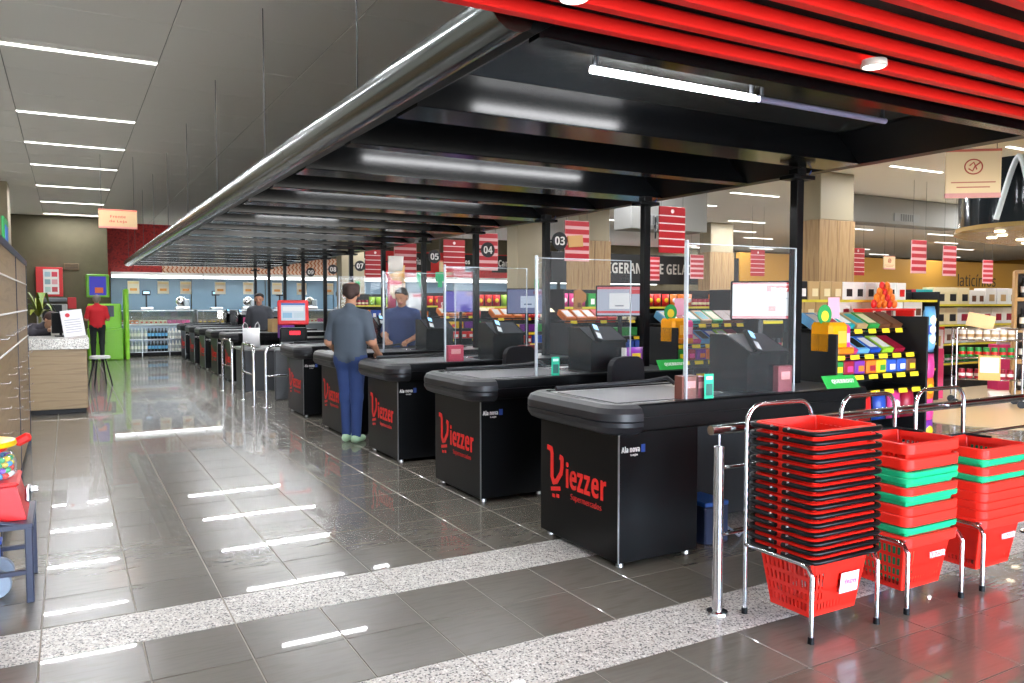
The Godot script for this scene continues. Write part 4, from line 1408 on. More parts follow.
func build_left():
	# pegboard rack seen along its face
	var t := thing("pegboard_rack", "tall pegboard rack with dark frame and rows of small hooks", "rack", Vector3(-0.38, 0, -5.4))
	part(t, "board", bxm(Vector3(0.03, 1.85, 4.4), 0.004), M.wood_h, Vector3(-0.015, 1.03, -2.3))
	part(t, "rear_board", bxm(Vector3(0.4, 0.3, 4.4), 0.01), M.navy, Vector3(-0.25, 0.15, -2.3))
	for zz in [-0.2, -2.6, -4.55]:
		part(t, "upright", bxm(Vector3(0.05, 1.98, 0.05), 0.006), M.navy, Vector3(-0.02, 0.99, zz))
	part(t, "top_rail", bxm(Vector3(0.06, 0.06, 4.5), 0.006), M.navy, Vector3(-0.02, 1.95, -2.35))
	for y in [1.72, 1.45, 1.18]:
		part(t, "cross_rail", bxm(Vector3(0.008, 0.012, 4.4), 0.002), M.white, Vector3(0.004, y, -2.3))
	for y in [1.3, 1.02, 0.86, 0.7, 0.52]:
		for k in 6:
			var m := MB.new()
			m.tube([Vector3(-0.03, y, -0.5 - 0.7 * k), Vector3(0.05, y, -0.5 - 0.7 * k), Vector3(0.056, y + 0.012, -0.5 - 0.7 * k)], 0.003, 5)
			part(t, "hook", m, M.steel)
	part(t, "end_panel", bxm(Vector3(0.32, 1.98, 0.03), 0.004), M.navy, Vector3(-0.2, 0.99, -4.6))
	var sg := thing("rack_topper", "green and blue printed board standing on the pegboard rack", "sign", Vector3(-0.42, 1.98, -7.5))
	part(sg, "board", bxm(Vector3(0.02, 0.22, 0.5), 0.004), cm("2f9c52"), Vector3(0, 0.11, 0))
	part(sg, "print", bxm(Vector3(0.004, 0.12, 0.3)), cm("3a74c4"), Vector3(0.012, 0.1, 0))
	single("red_clip", bxm(Vector3(0.1, 0.06, 0.05), 0.015), M.red, "red plastic clip at the foot of the pegboard rack", "clip", Vector3(-0.28, 0.62, -6.15), Basis(Vector3.BACK, 0.5))
	# gumball machine on its stand
	var g := thing("gumball_machine", "red gumball machine with clear globe and yellow lid on steel stand", "gumball machine", Vector3(-0.42, 0, -4.92))
	g.scale = Vector3(1, 0.79, 1)
	for x in [-0.22, 0.22]:
		for z in [-0.25, 0.25]:
			part(g, "stand_leg", bxm(Vector3(0.035, 0.5, 0.035), 0.004), M.navy, Vector3(x, 0.25, z))
	part(g, "stand_top", bxm(Vector3(0.48, 0.035, 0.54), 0.004), M.navy, Vector3(0, 0.5, 0))
	part(g, "stand_rail", bxm(Vector3(0.46, 0.03, 0.03), 0.004), M.navy, Vector3(0, 0.2, 0.25))
	part(g, "stand_rail", bxm(Vector3(0.46, 0.03, 0.03), 0.004), M.navy, Vector3(0, 0.2, -0.25))
	var br := MB.new()
	br.tube([Vector3(-0.22, 0.64, 0.25), Vector3(0.2, 0.5, 0.25)], 0.016, 6)
	part(g, "stand_brace", br, M.navy)
	var m := MB.new()
	m.prism(PackedVector2Array([Vector2(-0.19, 0.52), Vector2(0.21, 0.52), Vector2(0.17, 0.74), Vector2(-0.16, 0.74)]), 0.36, Vector3(0, 0, -0.18))
	part(g, "body", m, cm("d81a1e", 0.3))
	part(g, "collar", bxm(Vector3(0.36, 0.03, 0.38), 0.012), cm("d81a1e", 0.3), Vector3(0, 0.755, 0))
	var ds := part(g, "coin_mechanism", bxm(Vector3(0.03, 0.1, 0.1), 0.01), M.brushed, Vector3(0.215, 0.66, 0.05))
	m = MB.new()
	m.lathe([Vector2(0.0, 0.03), Vector2(0.022, 0.03), Vector2(0.025, 0.0)], 12, Vector3(0.015, 0.02, 0), Basis(Vector3.BACK, -PI / 2))
	part(ds, "knob", m, M.steel)
	m = MB.new()
	m.lathe([Vector2(0.15, 0.77), Vector2(0.165, 0.8), Vector2(0.168, 0.88), Vector2(0.15, 0.94), Vector2(0.11, 0.965)], 24)
	part(g, "globe", m, M.glass)
	m = MB.new()
	m.lathe([Vector2(0.125, 0.955), Vector2(0.13, 0.97), Vector2(0.13, 0.985)], 24)
	part(g, "neck_ring", m, cm("d81a1e", 0.3))
	m = MB.new()
	m.lathe([Vector2(0.0, 0.985), Vector2(0.165, 0.985), Vector2(0.17, 0.995), Vector2(0.165, 1.02), Vector2(0.13, 1.03), Vector2(0.0, 1.032)], 24)
	part(g, "lid", m, cm("f2c40e", 0.35))
	var hues := ["4aa0e0", "e84a9a", "e8d040", "48b868", "e84838", "f0f0f0", "9458c8"]
	var rr := RandomNumberGenerator.new()
	rr.seed = 8
	m = MB.new()
	m.ball(Vector3.ZERO, Vector3(0.021, 0.021, 0.021), 8)
	var bm := m.mesh()
	var n := 0
	for lay in 4:
		for k in 22:
			var a := TAU * k / 22.0 + lay * 0.15
			part(g, "gumball", bm, cm(hues[rr.randi() % 7], 0.25), Vector3(0.135 * cos(a), 0.795 + 0.036 * lay, 0.135 * sin(a)))
			n += 1
	# blue castors below
	for z in [-0.12, 0.12]:
		var c := thing("castor_trolley", "blue castor with grey wheel under the gumball machine stand", "castor", Vector3(-0.36, 0.0, -4.92 + z), 0.0, "blue castors under the stand")
		var w := MB.new()
		w.lathe([Vector2(0.0, -0.02), Vector2(0.07, -0.02), Vector2(0.075, -0.01), Vector2(0.075, 0.01), Vector2(0.07, 0.02), Vector2(0.0, 0.02)], 18, Vector3(0, 0.076, 0), Basis(Vector3.RIGHT, PI / 2))
		part(c, "wheel", w, cm("8c98a8", 0.4))
		part(c, "fork", bxm(Vector3(0.08, 0.16, 0.06), 0.02), cm("1c4fc0", 0.35), Vector3(-0.03, 0.15, 0))
		part(c, "plate", bxm(Vector3(0.14, 0.02, 0.1), 0.004), cm("1c4fc0", 0.35), Vector3(-0.05, 0.24, 0))
	# service counter
	var s := thing("service_counter", "wood fronted service desk with thick granite top", "counter", Vector3(-0.13, 0, -12.4))
	part(s, "plinth", bxm(Vector3(0.66, 0.08, 1.1), 0.004), M.black_matte, Vector3(0, 0.04, -0.6))
	part(s, "front_panel", bxm(Vector3(0.7, 0.82, 1.16), 0.005), M.wood_h, Vector3(0, 0.48, -0.58))
	part(s, "granite_top", bxm(Vector3(0.76, 0.15, 1.22), 0.006), M.granite, Vector3(0, 0.965, -0.58))
	var st := thing("notice_stand", "white notice with red emblem leaning on the granite desk", "notice", Vector3(0.06, 1.04, -12.75), 0.05)
	var rb := Basis(Vector3.RIGHT, -0.22) * Basis(Vector3.BACK, 0.12)
	part(st, "sheet", bxm(Vector3(0.27, 0.38, 0.006), 0.001), cm("e8e6ea"), Vector3(0, 0.2, 0), rb)
	var em := MB.new()
	em.lathe([Vector2(0.0, 0.0), Vector2(0.03, 0.0), Vector2(0.03, 0.002)], 16, Vector3(0, 0.2, 0) + rb * Vector3(-0.05, 0.12, 0.005), rb * Basis(Vector3.RIGHT, PI / 2))
	part(st, "emblem", em, cm("d83848"))
	for k in 6:
		part(st, "print_line", bxm(Vector3(0.2, 0.008, 0.002)), cm("a8a4b0"), Vector3(0, 0.2, 0) + rb * Vector3(0.0, 0.05 - 0.035 * k, 0.004), rb)
	var dm := thing("desk_monitor", "black monitor back on the granite service desk", "monitor", Vector3(-0.09, 1.04, -13.1), 0.3)
	part(dm, "panel", bxm(Vector3(0.24, 0.3, 0.03), 0.008), M.black, Vector3(0, 0.2, 0))
	part(dm, "foot", bxm(Vector3(0.14, 0.02, 0.12), 0.006), M.black, Vector3(0, 0.01, 0))
	part(dm, "neck", bxm(Vector3(0.03, 0.08, 0.02)), M.black, Vector3(0, 0.05, -0.01))
	var dt := thing("desk_printer", "off-white receipt printer on the granite service desk", "printer", Vector3(-0.12, 1.04, -13.42))
	part(dt, "case", bxm(Vector3(0.2, 0.16, 0.2), 0.015), M.offwhite, Vector3(0, 0.08, 0))
	part(dt, "paper", bxm(Vector3(0.14, 0.1, 0.003)), M.white, Vector3(0, 0.2, 0.05), Basis(Vector3.RIGHT, 0.3))
	# leafy plant behind the desk
	var pl := thing("potted_plant", "potted plant with arching yellow green leaves behind the service desk", "plant", Vector3(-0.42, 0.0, -15.2))
	m = MB.new()
	m.lathe([Vector2(0.0, 0.0), Vector2(0.16, 0.0), Vector2(0.2, 0.5), Vector2(0.22, 0.5), Vector2(0.22, 0.54), Vector2(0.0, 0.52)], 18)
	part(pl, "pot", m, cm("4a3a30", 0.5))
	m = MB.new()
	m.tube([Vector3(0, 0.5, 0), Vector3(0.02, 1.3, 0)], 0.025, 7)
	part(pl, "stem", m, cm("6a6a30", 0.6))
	for k in 14:
		var a := TAU * k / 14.0 + 0.2 * (k % 3)
		var up := 0.25 + 0.16 * (k % 4)
		m = MB.new()
		var prev := []
		for j in 7:
			var u := j / 6.0
			var ctr := Vector3(cos(a) * 0.26 * u, 1.3 + up * 0.6 * sin(u * 2.6) - 0.05 * u, sin(a) * 0.26 * u)
			var wd := 0.045 * sin(PI * (0.12 + 0.86 * u))
			var sd := Vector3(-sin(a), 0, cos(a)) * wd
			var cur := [ctr - sd, ctr + Vector3(0, -0.008, 0), ctr + sd]
			if j > 0:
				m.quad(prev[0], prev[1], cur[1], cur[0], Vector3.UP)
				m.quad(prev[1], prev[2], cur[2], cur[1], Vector3.UP)
			prev = cur
		part(pl, "leaf", m, cm("8c9430" if k % 2 == 0 else "6c8428", 0.5))
	# slim stool by the desk
	var sl := thing("tall_stool", "slim stool with pale seat and splayed black legs by the desk", "stool", Vector3(0.5, 0, -16.4))
	m = MB.new()
	m.lathe([Vector2(0.0, 0.5), Vector2(0.17, 0.5), Vector2(0.18, 0.52), Vector2(0.17, 0.55), Vector2(0.0, 0.555)], 18)
	part(sl, "seat", m, cm("c8c8c4", 0.4))
	for k in 4:
		m = MB.new()
		var a := TAU * k / 4.0 + 0.5
		m.tube([Vector3(0.1 * cos(a), 0.5, 0.1 * sin(a)), Vector3(0.22 * cos(a), 0.0, 0.22 * sin(a))], 0.014, 6)
		part(sl, "leg", m, M.black)
	# hanging wooden sign over the aisle
	hang_sign(Vector3(0.73, 3.0, -14.0), 0.55, 0.3, "wooden hanging sign with red lettering over the left aisle", 0)

func hang_sign(top: Vector3, w: float, h: float, label: String, style: int, turn := 0.0):
	var t := thing("hanging_sign", label, "sign", top, turn)
	for s in [-0.42, 0.42]:
		var m := MB.new()
		m.tube([Vector3(s * w, -0.02, 0), Vector3(s * w, 3.84 - top.y, 0)], 0.003, 4)
		part(t, "wire", m, M.midgrey)
	if style == 0:
		part(t, "board", bxm(Vector3(w, h, 0.02), 0.003), cm("cdae84", 0.55), Vector3(0, -h / 2, 0))
		part(t, "edge_strip", bxm(Vector3(w, h * 0.08, 0.022)), cm("d86a58"), Vector3(0, -h * 0.04, 0))
		part(t, "edge_strip", bxm(Vector3(w, h * 0.1, 0.022)), cm("e08c84"), Vector3(0, -h * 0.95, 0))
		letters(t, "lettering", "Frente", Vector3(0.0, -h * 0.38, 0.0105), Basis(), w * 0.4, h * 0.14, cm("c85848"))
		letters(t, "lettering", "de Loja", Vector3(0.0, -h * 0.64, 0.0105), Basis(), w * 0.45, h * 0.16, cm("c85848"))
	elif style == 1:
		# red aisle board with white divider lines
		part(t, "board", bxm(Vector3(w, h, 0.016), 0.002), cm("b0101c", 0.45), Vector3(0, -h / 2, 0))
		for k in 5:
			part(t, "divider", bxm(Vector3(w, h * 0.025, 0.018)), cm("ead0d0"), Vector3(0, -h * (0.2 + 0.165 * k), 0))
		var em := MB.new()
		em.lathe([Vector2(0.0, 0.0), Vector2(h * 0.045, 0.0), Vector2(h * 0.045, 0.003)], 14, Vector3(0, -h * 0.1, 0.0085), Basis(Vector3.RIGHT, PI / 2))
		part(t, "emblem", em, cm("f4e0e0"))
	elif style == 2:
		# pale pink and red board
		part(t, "board", bxm(Vector3(w, h, 0.016), 0.002), cm("d8a4a4", 0.45), Vector3(0, -h / 2, 0))
		for k in 5:
			part(t, "stripe", bxm(Vector3(w * 0.98, h * 0.12, 0.018)), cm("b01c28"), Vector3(0, -h * (0.07 + 0.2 * k), 0))
	elif style == 3:
		part(t, "board", bxm(Vector3(w, h, 0.02), 0.003), cm("f0d4a4", 0.5), Vector3(0, -h / 2, 0))
		part(t, "edge_strip", bxm(Vector3(w, h * 0.05, 0.022)), cm("d87058"), Vector3(0, -h * 0.025, 0))
		part(t, "edge_strip", bxm(Vector3(w, h * 0.1, 0.022)), cm("e09c94"), Vector3(0, -h * 0.95, 0))
		var m := MB.new()
		var ring := []
		for k in 24:
			ring.append(Vector3(h * 0.17 * cos(TAU * k / 24), -h * 0.36 + h * 0.15 * sin(TAU * k / 24), 0.011))
		m.tube(ring, 0.006, 5, true)
		m.tube([Vector3(-h * 0.1, -h * 0.4, 0.012), Vector3(-h * 0.02, -h * 0.45, 0.012), Vector3(h * 0.02, -h * 0.36, 0.012), Vector3(h * 0.12, -h * 0.28, 0.012)], 0.006, 5)
		m.tube([Vector3(-h * 0.08, -h * 0.34, 0.012), Vector3(0, -h * 0.27, 0.012), Vector3(h * 0.06, -h * 0.42, 0.012)], 0.006, 5)
		part(t, "round_emblem", m, cm("c8503c"))
		part(t, "print_line", bxm(Vector3(w * 0.8, h * 0.025, 0.003)), cm("c87860"), Vector3(0, -h * 0.68, 0.011))
		part(t, "print_line", bxm(Vector3(w * 0.6, h * 0.025, 0.003)), cm("c87860"), Vector3(0, -h * 0.78, 0.011))
	return t

func build_far():
	# pier with the cash machines
	var m := MB.new()
	m.box2(Vector3(-2.2, 0, -24.5), Vector3(1.0, 3.85, -25.9))
	setting("wall_pier", m, M.beige)
	m = MB.new()
	m.box2(Vector3(-2.2, 0, -18.0), Vector3(-0.95, 3.85, -18.8), 0.01)
	setting("wall_side_pier", m, M.column)
	var vt := thing("wall_vent", "small brown vent grille on the beige wall", "vent", Vector3(0.12, 2.5, -24.49))
	part(vt, "frame", bxm(Vector3(0.36, 0.18, 0.02), 0.004), cm("7a6448"))
	for k in 4:
		part(vt, "slat", bxm(Vector3(0.32, 0.02, 0.02)), cm("4e402e"), Vector3(0, -0.06 + 0.04 * k, 0.008))
	var bx := thing("notice_cabinet", "red wall box with white posters beside the cash machine", "notice board", Vector3(-0.4, 2.08, -24.35))
	part(bx, "case", bxm(Vector3(0.62, 0.78, 0.25), 0.01), cm("d01c20", 0.4))
	part(bx, "poster", bxm(Vector3(0.36, 0.66, 0.01)), M.white, Vector3(0.04, 0, 0.128))
	for k in 6:
		part(bx, "picture", bxm(Vector3(0.13, 0.13, 0.004)), cm(["a8c4d0", "d84858", "90b0b8", "e0a0a8", "b8d0c8", "c04850"][k]), Vector3(-0.04 + 0.16 * (k % 2), 0.2 - 0.2 * (k / 2), 0.134))
	var cm1 := thing("cash_machine", "grey cash machine under the red wall box", "cash machine", Vector3(-0.35, 0, -24.1))
	part(cm1, "cabinet", bxm(Vector3(0.7, 1.5, 0.6), 0.02), cm("a8a8a4", 0.4), Vector3(0, 0.75, 0))
	part(cm1, "hood", bxm(Vector3(0.7, 0.12, 0.66), 0.02), cm("5a5c60", 0.4), Vector3(0, 1.6, 0))
	part(cm1, "panel", bxm(Vector3(0.45, 0.35, 0.02)), M.black, Vector3(0, 1.3, 0.3))
	part(cm1, "side_screen", bxm(Vector3(0.2, 0.3, 0.05), 0.01), cm("c02028"), Vector3(0.46, 1.52, 0.1))
	var gk := thing("green_cash_machine", "bright green cash machine with lit top panel behind the red shirt", "cash machine", Vector3(0.82, 0, -23.9))
	part(gk, "base_cabinet", bxm(Vector3(0.85, 0.85, 0.8), 0.03), cm("78c01e", 0.4), Vector3(0.05, 0.425, 0))
	part(gk, "back_cabinet", bxm(Vector3(0.8, 1.5, 0.5), 0.03), cm("86cc24", 0.4), Vector3(0.05, 0.75, -0.2))
	part(gk, "side_wing", bxm(Vector3(0.1, 1.9, 0.8), 0.03), cm("86cc24", 0.4), Vector3(0.56, 0.95, 0.1))
	part(gk, "top_panel", bxm(Vector3(0.55, 0.62, 0.2), 0.02), cm("6ab018", 0.4), Vector3(-0.1, 1.98, -0.1))
	part(gk, "top_screen", bxm(Vector3(0.4, 0.5, 0.01)), glow("2a2a8c", 0.5), Vector3(-0.1, 1.98, 0.005))
	part(gk, "logo_spot", bxm(Vector3(0.2, 0.15, 0.012)), cm("e87038"), Vector3(-0.07, 1.86, 0.008))
	part(gk, "screen", bxm(Vector3(0.34, 0.3, 0.02)), M.navy, Vector3(0.1, 1.3, 0.06))
	# red panel and copper lattice over the cold counters
	m = MB.new()
	m.box2(Vector3(1.02, 2.3, -25.9), Vector3(3.2, 3.85, -25.8))
	var rp := setting("wall_red_panel", m, tri_mat(noise_tex(0.02, [[0.35, "a81c1c"], [0.5, "c42a24"], [0.65, "8c1216"]]), Vector3(1.2, 1.2, 1.2), 0.5))
	m = MB.new()
	m.box2(Vector3(8.3, 2.35, -25.9), Vector3(22, 3.3, -25.8))
	setting("wall_red_fascia", m, cm("c8201c", 0.5))
	var lt := thing("copper_lattice", "copper zigzag lattice screen above the lit cold counters", "screen", Vector3(2.5, 2.36, -25.75))
	part(lt, "backing", bxm(Vector3(5.8, 0.62, 0.02)), cm("f0d8c0"), Vector3(2.9, 0.31, -0.03))
	for k in 48:
		m = MB.new()
		for j in 4:
			var x := 0.12 * k
			var y := 0.15 * j
			m.box((Vector3(x, y, 0) + Vector3(x + 0.06, y + 0.075, 0)) / 2, Vector3(0.11, 0.028, 0.03), 0.0, Basis(Vector3.BACK, 0.9))
			m.box((Vector3(x + 0.06, y + 0.075, 0) + Vector3(x, y + 0.15, 0)) / 2, Vector3(0.11, 0.028, 0.03), 0.0, Basis(Vector3.BACK, PI - 0.9))
		part(lt, "lattice_strip", m, cm("c8703c", 0.35, 0.3))
	# cold counters along the back
	for u in 9:
		var x0 := 1.1 + 2.2 * u
		var words := ["first", "second", "third", "fourth", "fifth", "sixth", "seventh", "eighth", "ninth"]
		var t := thing("cold_counter", "glazed cold counter by the back wall, %s from the green cash machine" % words[u], "cold counter", Vector3(x0, 0, -24.75))
		part(t, "plinth", bxm(Vector3(2.16, 0.12, 0.9), 0.01), M.black_matte, Vector3(1.08, 0.06, -0.45))
		part(t, "case", bxm(Vector3(2.16, 0.75, 0.8), 0.01), cm("8c98a4", 0.35, 0.3), Vector3(1.08, 0.5, -0.5))
		part(t, "deck", bxm(Vector3(2.16, 0.04, 0.9), 0.008), cm("d8dce0", 0.3), Vector3(1.08, 0.9, -0.45))
		part(t, "glass_front", bxm(Vector3(2.14, 0.38, 0.01)), M.glass, Vector3(1.08, 1.1, -0.03))
		part(t, "glass_shelf", bxm(Vector3(2.14, 0.02, 0.5), 0.002), M.white, Vector3(1.08, 1.3, -0.3))
		part(t, "end_rail", bxm(Vector3(0.03, 0.45, 0.9), 0.004), M.brushed, Vector3(0.02, 1.1, -0.45))
		part(t, "back_board", bxm(Vector3(2.17, 1.0, 0.04)), cm("566f80", 0.4), Vector3(1.1, 1.75, -1.05))
		if u < 4 or u == 5:
			row_of(Vector3(x0 + 0.05, 0.925, -24.95), 0.0, [["pack", "orange", "white", 5], ["pack", "cream", "red", 6], ["pack", "pink", "", 5]] if u % 2 == 0 else [["pack", "kraft", "yellow", 8], ["pack", "orange", "", 8]], "in the %s cold counter" % words[u], "trays in the cold counters")
		if u < 2:
			# rows of bottles standing before the counter
			for lay in 2:
				row_of(Vector3(x0 + 0.06, 0.14 + 0.36 * lay, -24.62), 0.0, [["bottle", "black", "silver", 8], ["bottle", "sky blue", "black", 7], ["bottle", "black", "sky blue", 8]] if u != 0 else [["bottle", "silver", "white", 9], ["bottle", "black", "sky blue", 6], ["bottle", "white", "silver", 8]], "%s level before the %s cold counter" % [["low", "upper"][lay], words[u]], "bottles before the cold counters")
	for u in 2:
		var sh := thing("bottle_rack", "low wire rack of bottles before the %s cold counter" % ["first", "second", "third"][u], "rack", Vector3(1.1 + 2.2 * u, 0, -24.6))
		for y in [0.125, 0.485]:
			part(sh, "tray", bxm(Vector3(2.14, 0.02, 0.13), 0.003), M.brushed, Vector3(1.08, y, -0.02))
		for x in [0.01, 0.72, 1.44, 2.15]:
			part(sh, "upright", bxm(Vector3(0.015, 0.82, 0.13)), M.brushed, Vector3(x, 0.41, -0.02))
	# lit strip over the counters
	for u in 8:
		var x := 2.3 + 2.45 * u
		var t := thing("strip_lamp", "long white strip lamp over the cold counters", "lamp", Vector3(x, 2.26, -24.9), 0.0, "strip lamps over the cold counters")
		part(t, "housing", bxm(Vector3(2.43, 0.1, 0.2), 0.01), M.white, Vector3(0, 0.09, -0.05))
		part(t, "diffuser", bxm(Vector3(2.41, 0.07, 0.1), 0.01), M.lamp_strip, Vector3(0, 0.01, 0.03))
		area(Vector3(x, 2.215, -24.87), Vector2(2.4, 0.1), LAMP * 0.6, Color("f6fbff"), DOWN)
	# scales and slicers on the glass shelf
	for k in 7:
		var x := 2.0 + 0.95 * k
		if k % 2 == 0:
			var t := thing("shop_scale", "black pole scale standing on the shelf of the cold counters", "scale", Vector3(x, 1.31, -25.05), 0.0, "scales on the cold counters")
			part(t, "tray", bxm(Vector3(0.34, 0.06, 0.26), 0.01), M.brushed, Vector3(0, 0.05, 0))
			part(t, "pole", bxm(Vector3(0.04, 0.42, 0.04), 0.004), M.black, Vector3(0, 0.25, -0.1))
			part(t, "display", bxm(Vector3(0.22, 0.14, 0.05), 0.01), M.black, Vector3(0, 0.5, -0.08))
			part(t, "display_window", bxm(Vector3(0.16, 0.06, 0.005)), glow("9fc8e8", 0.6), Vector3(0, 0.51, -0.052))
		else:
			var t := thing("meat_slicer", "steel slicer with round blade on the shelf of the cold counters", "slicer", Vector3(x, 1.31, -25.05), 0.0, "slicers on the cold counters")
			part(t, "base", bxm(Vector3(0.4, 0.1, 0.24), 0.02), M.brushed, Vector3(0, 0.05, 0))
			var q := MB.new()
			q.lathe([Vector2(0.0, 0.015), Vector2(0.14, 0.012), Vector2(0.15, 0.0), Vector2(0.0, 0.0)], 20, Vector3(-0.03, 0.25, 0), Basis(Vector3.RIGHT, PI / 2))
			part(t, "blade", q, M.steel)
			part(t, "carriage", bxm(Vector3(0.14, 0.22, 0.14), 0.02), cm("8a9298", 0.35, 0.6), Vector3(0.12, 0.21, 0))
	var tags := [1.63, 2.4, 3.0, 3.95, 4.75, 5.6, 6.35, 7.2]
	for k in tags.size():
		var t := thing("price_card", "white and orange price card hanging over the cold counters", "card", Vector3(tags[k], 1.96, -24.6), 0.0, "hanging price cards")
		part(t, "card", bxm(Vector3(0.3, 0.36, 0.006), 0.001), cm("f4ead4"))
		part(t, "price", bxm(Vector3(0.18, 0.07, 0.004)), cm("f0a850"), Vector3(0, -0.06, 0.005))
		part(t, "heading", bxm(Vector3(0.26, 0.06, 0.004)), cm("f6e0a8"), Vector3(0, 0.13, 0.005))
		var w := MB.new()
		w.tube([Vector3(0, 0.18, 0), Vector3(0, 0.3, -0.2)], 0.004, 4)
		part(t, "hanger", w, M.midgrey)
	# blackboards with chalk words on the red fascia
	var bw := [[8.9, 1.1, "Frios"], [10.6, 1.2, "Padaria e"], [12.4, 1.1, "Queijos"], [14.3, 1.3, "Carnes"], [16.5, 1.2, "Peixes"]]
	for e in bw:
		var t := thing("chalk_board", "black board with white chalk word %s on the red fascia" % e[2], "sign", Vector3(e[0], 2.95, -25.75))
		part(t, "board", bxm(Vector3(e[1], 0.62, 0.03), 0.005), cm("24241f", 0.7))
		letters(t, "lettering", e[2], Vector3(0, 0.03, 0.017), Basis(), e[1] * 0.6, 0.24, M.white)

func column(x: float, z: float, wx: float, wz: float, wood: bool, label: String):
	var t := thing("column", label, "column", Vector3(x, 0, z))
	if wood:
		var n := 2
		for k in n:
			part(t, "board", bxm(Vector3(wx / n - 0.004, 3.0, wz), 0.004), M.wood, Vector3(-wx / 2 + wx / n * (k + 0.5), 1.5, 0))
		part(t, "capital", bxm(Vector3(wx * 0.94, 0.85, wz * 0.94), 0.01), M.column, Vector3(0, 3.425, 0))
	else:
		part(t, "shaft", bxm(Vector3(wx, 3.85, wz), 0.01), M.column, Vector3(0, 1.925, 0))
		part(t, "notice", bxm(Vector3(0.14, 0.3, 0.01)), cm("1f9a50"), Vector3(wx * 0.2, 2.02, wz / 2 + 0.004))

func gondola(x0: float, x1: float, z: float, h: float, label: String, levels: Array) -> Node3D:
	var L := x1 - x0
	var t := thing("shelving_unit", label, "shelving", Vector3(x0, 0, z))
	part(t, "back_panel", bxm(Vector3(L, h, 0.04), 0.004), M.black_matte, Vector3(L / 2, h / 2, -0.46))
	part(t, "base", bxm(Vector3(L, 0.16, 0.5), 0.006), M.black_matte, Vector3(L / 2, 0.08, -0.22))
	for s in [0.015, L - 0.015]:
		part(t, "end_panel", bxm(Vector3(0.03, h, 0.5), 0.004), M.black_matte, Vector3(s, h / 2, -0.24))
	for y in levels:
		part(t, "shelf_board", bxm(Vector3(L - 0.06, 0.025, 0.42), 0.003), M.midgrey, Vector3(L / 2, y - 0.013, -0.23))
		part(t, "price_rail", bxm(Vector3(L - 0.06, 0.035, 0.006)), cm("d8c83c", 0.5), Vector3(L / 2, y - 0.015, -0.015))
	return t

func mixed(x0: float, x1: float, y: float, z: float, pool: Array, where: String, group: String, r: RandomNumberGenerator):
	var x := x0
	var used := {}
	while x < x1 - 0.1:
		var e: Array = pool[r.randi() % pool.size()]
		var key := "%s%s%s" % [e[0], e[1], e[2]]
		if used.has(key) and used.size() < pool.size():
			continue
		used[key] = true
		var pm: Array = product_mesh(e[0], 0)
		var n := mini(e[3], int((x1 - x) / (pm[1] + 0.004)))
		if n <= 0:
			break
		row_of(Vector3(x, y, z), 0.0, [[e[0], e[1], e[2], n]], where, group)
		x += n * (pm[1] + 0.004) + 0.01

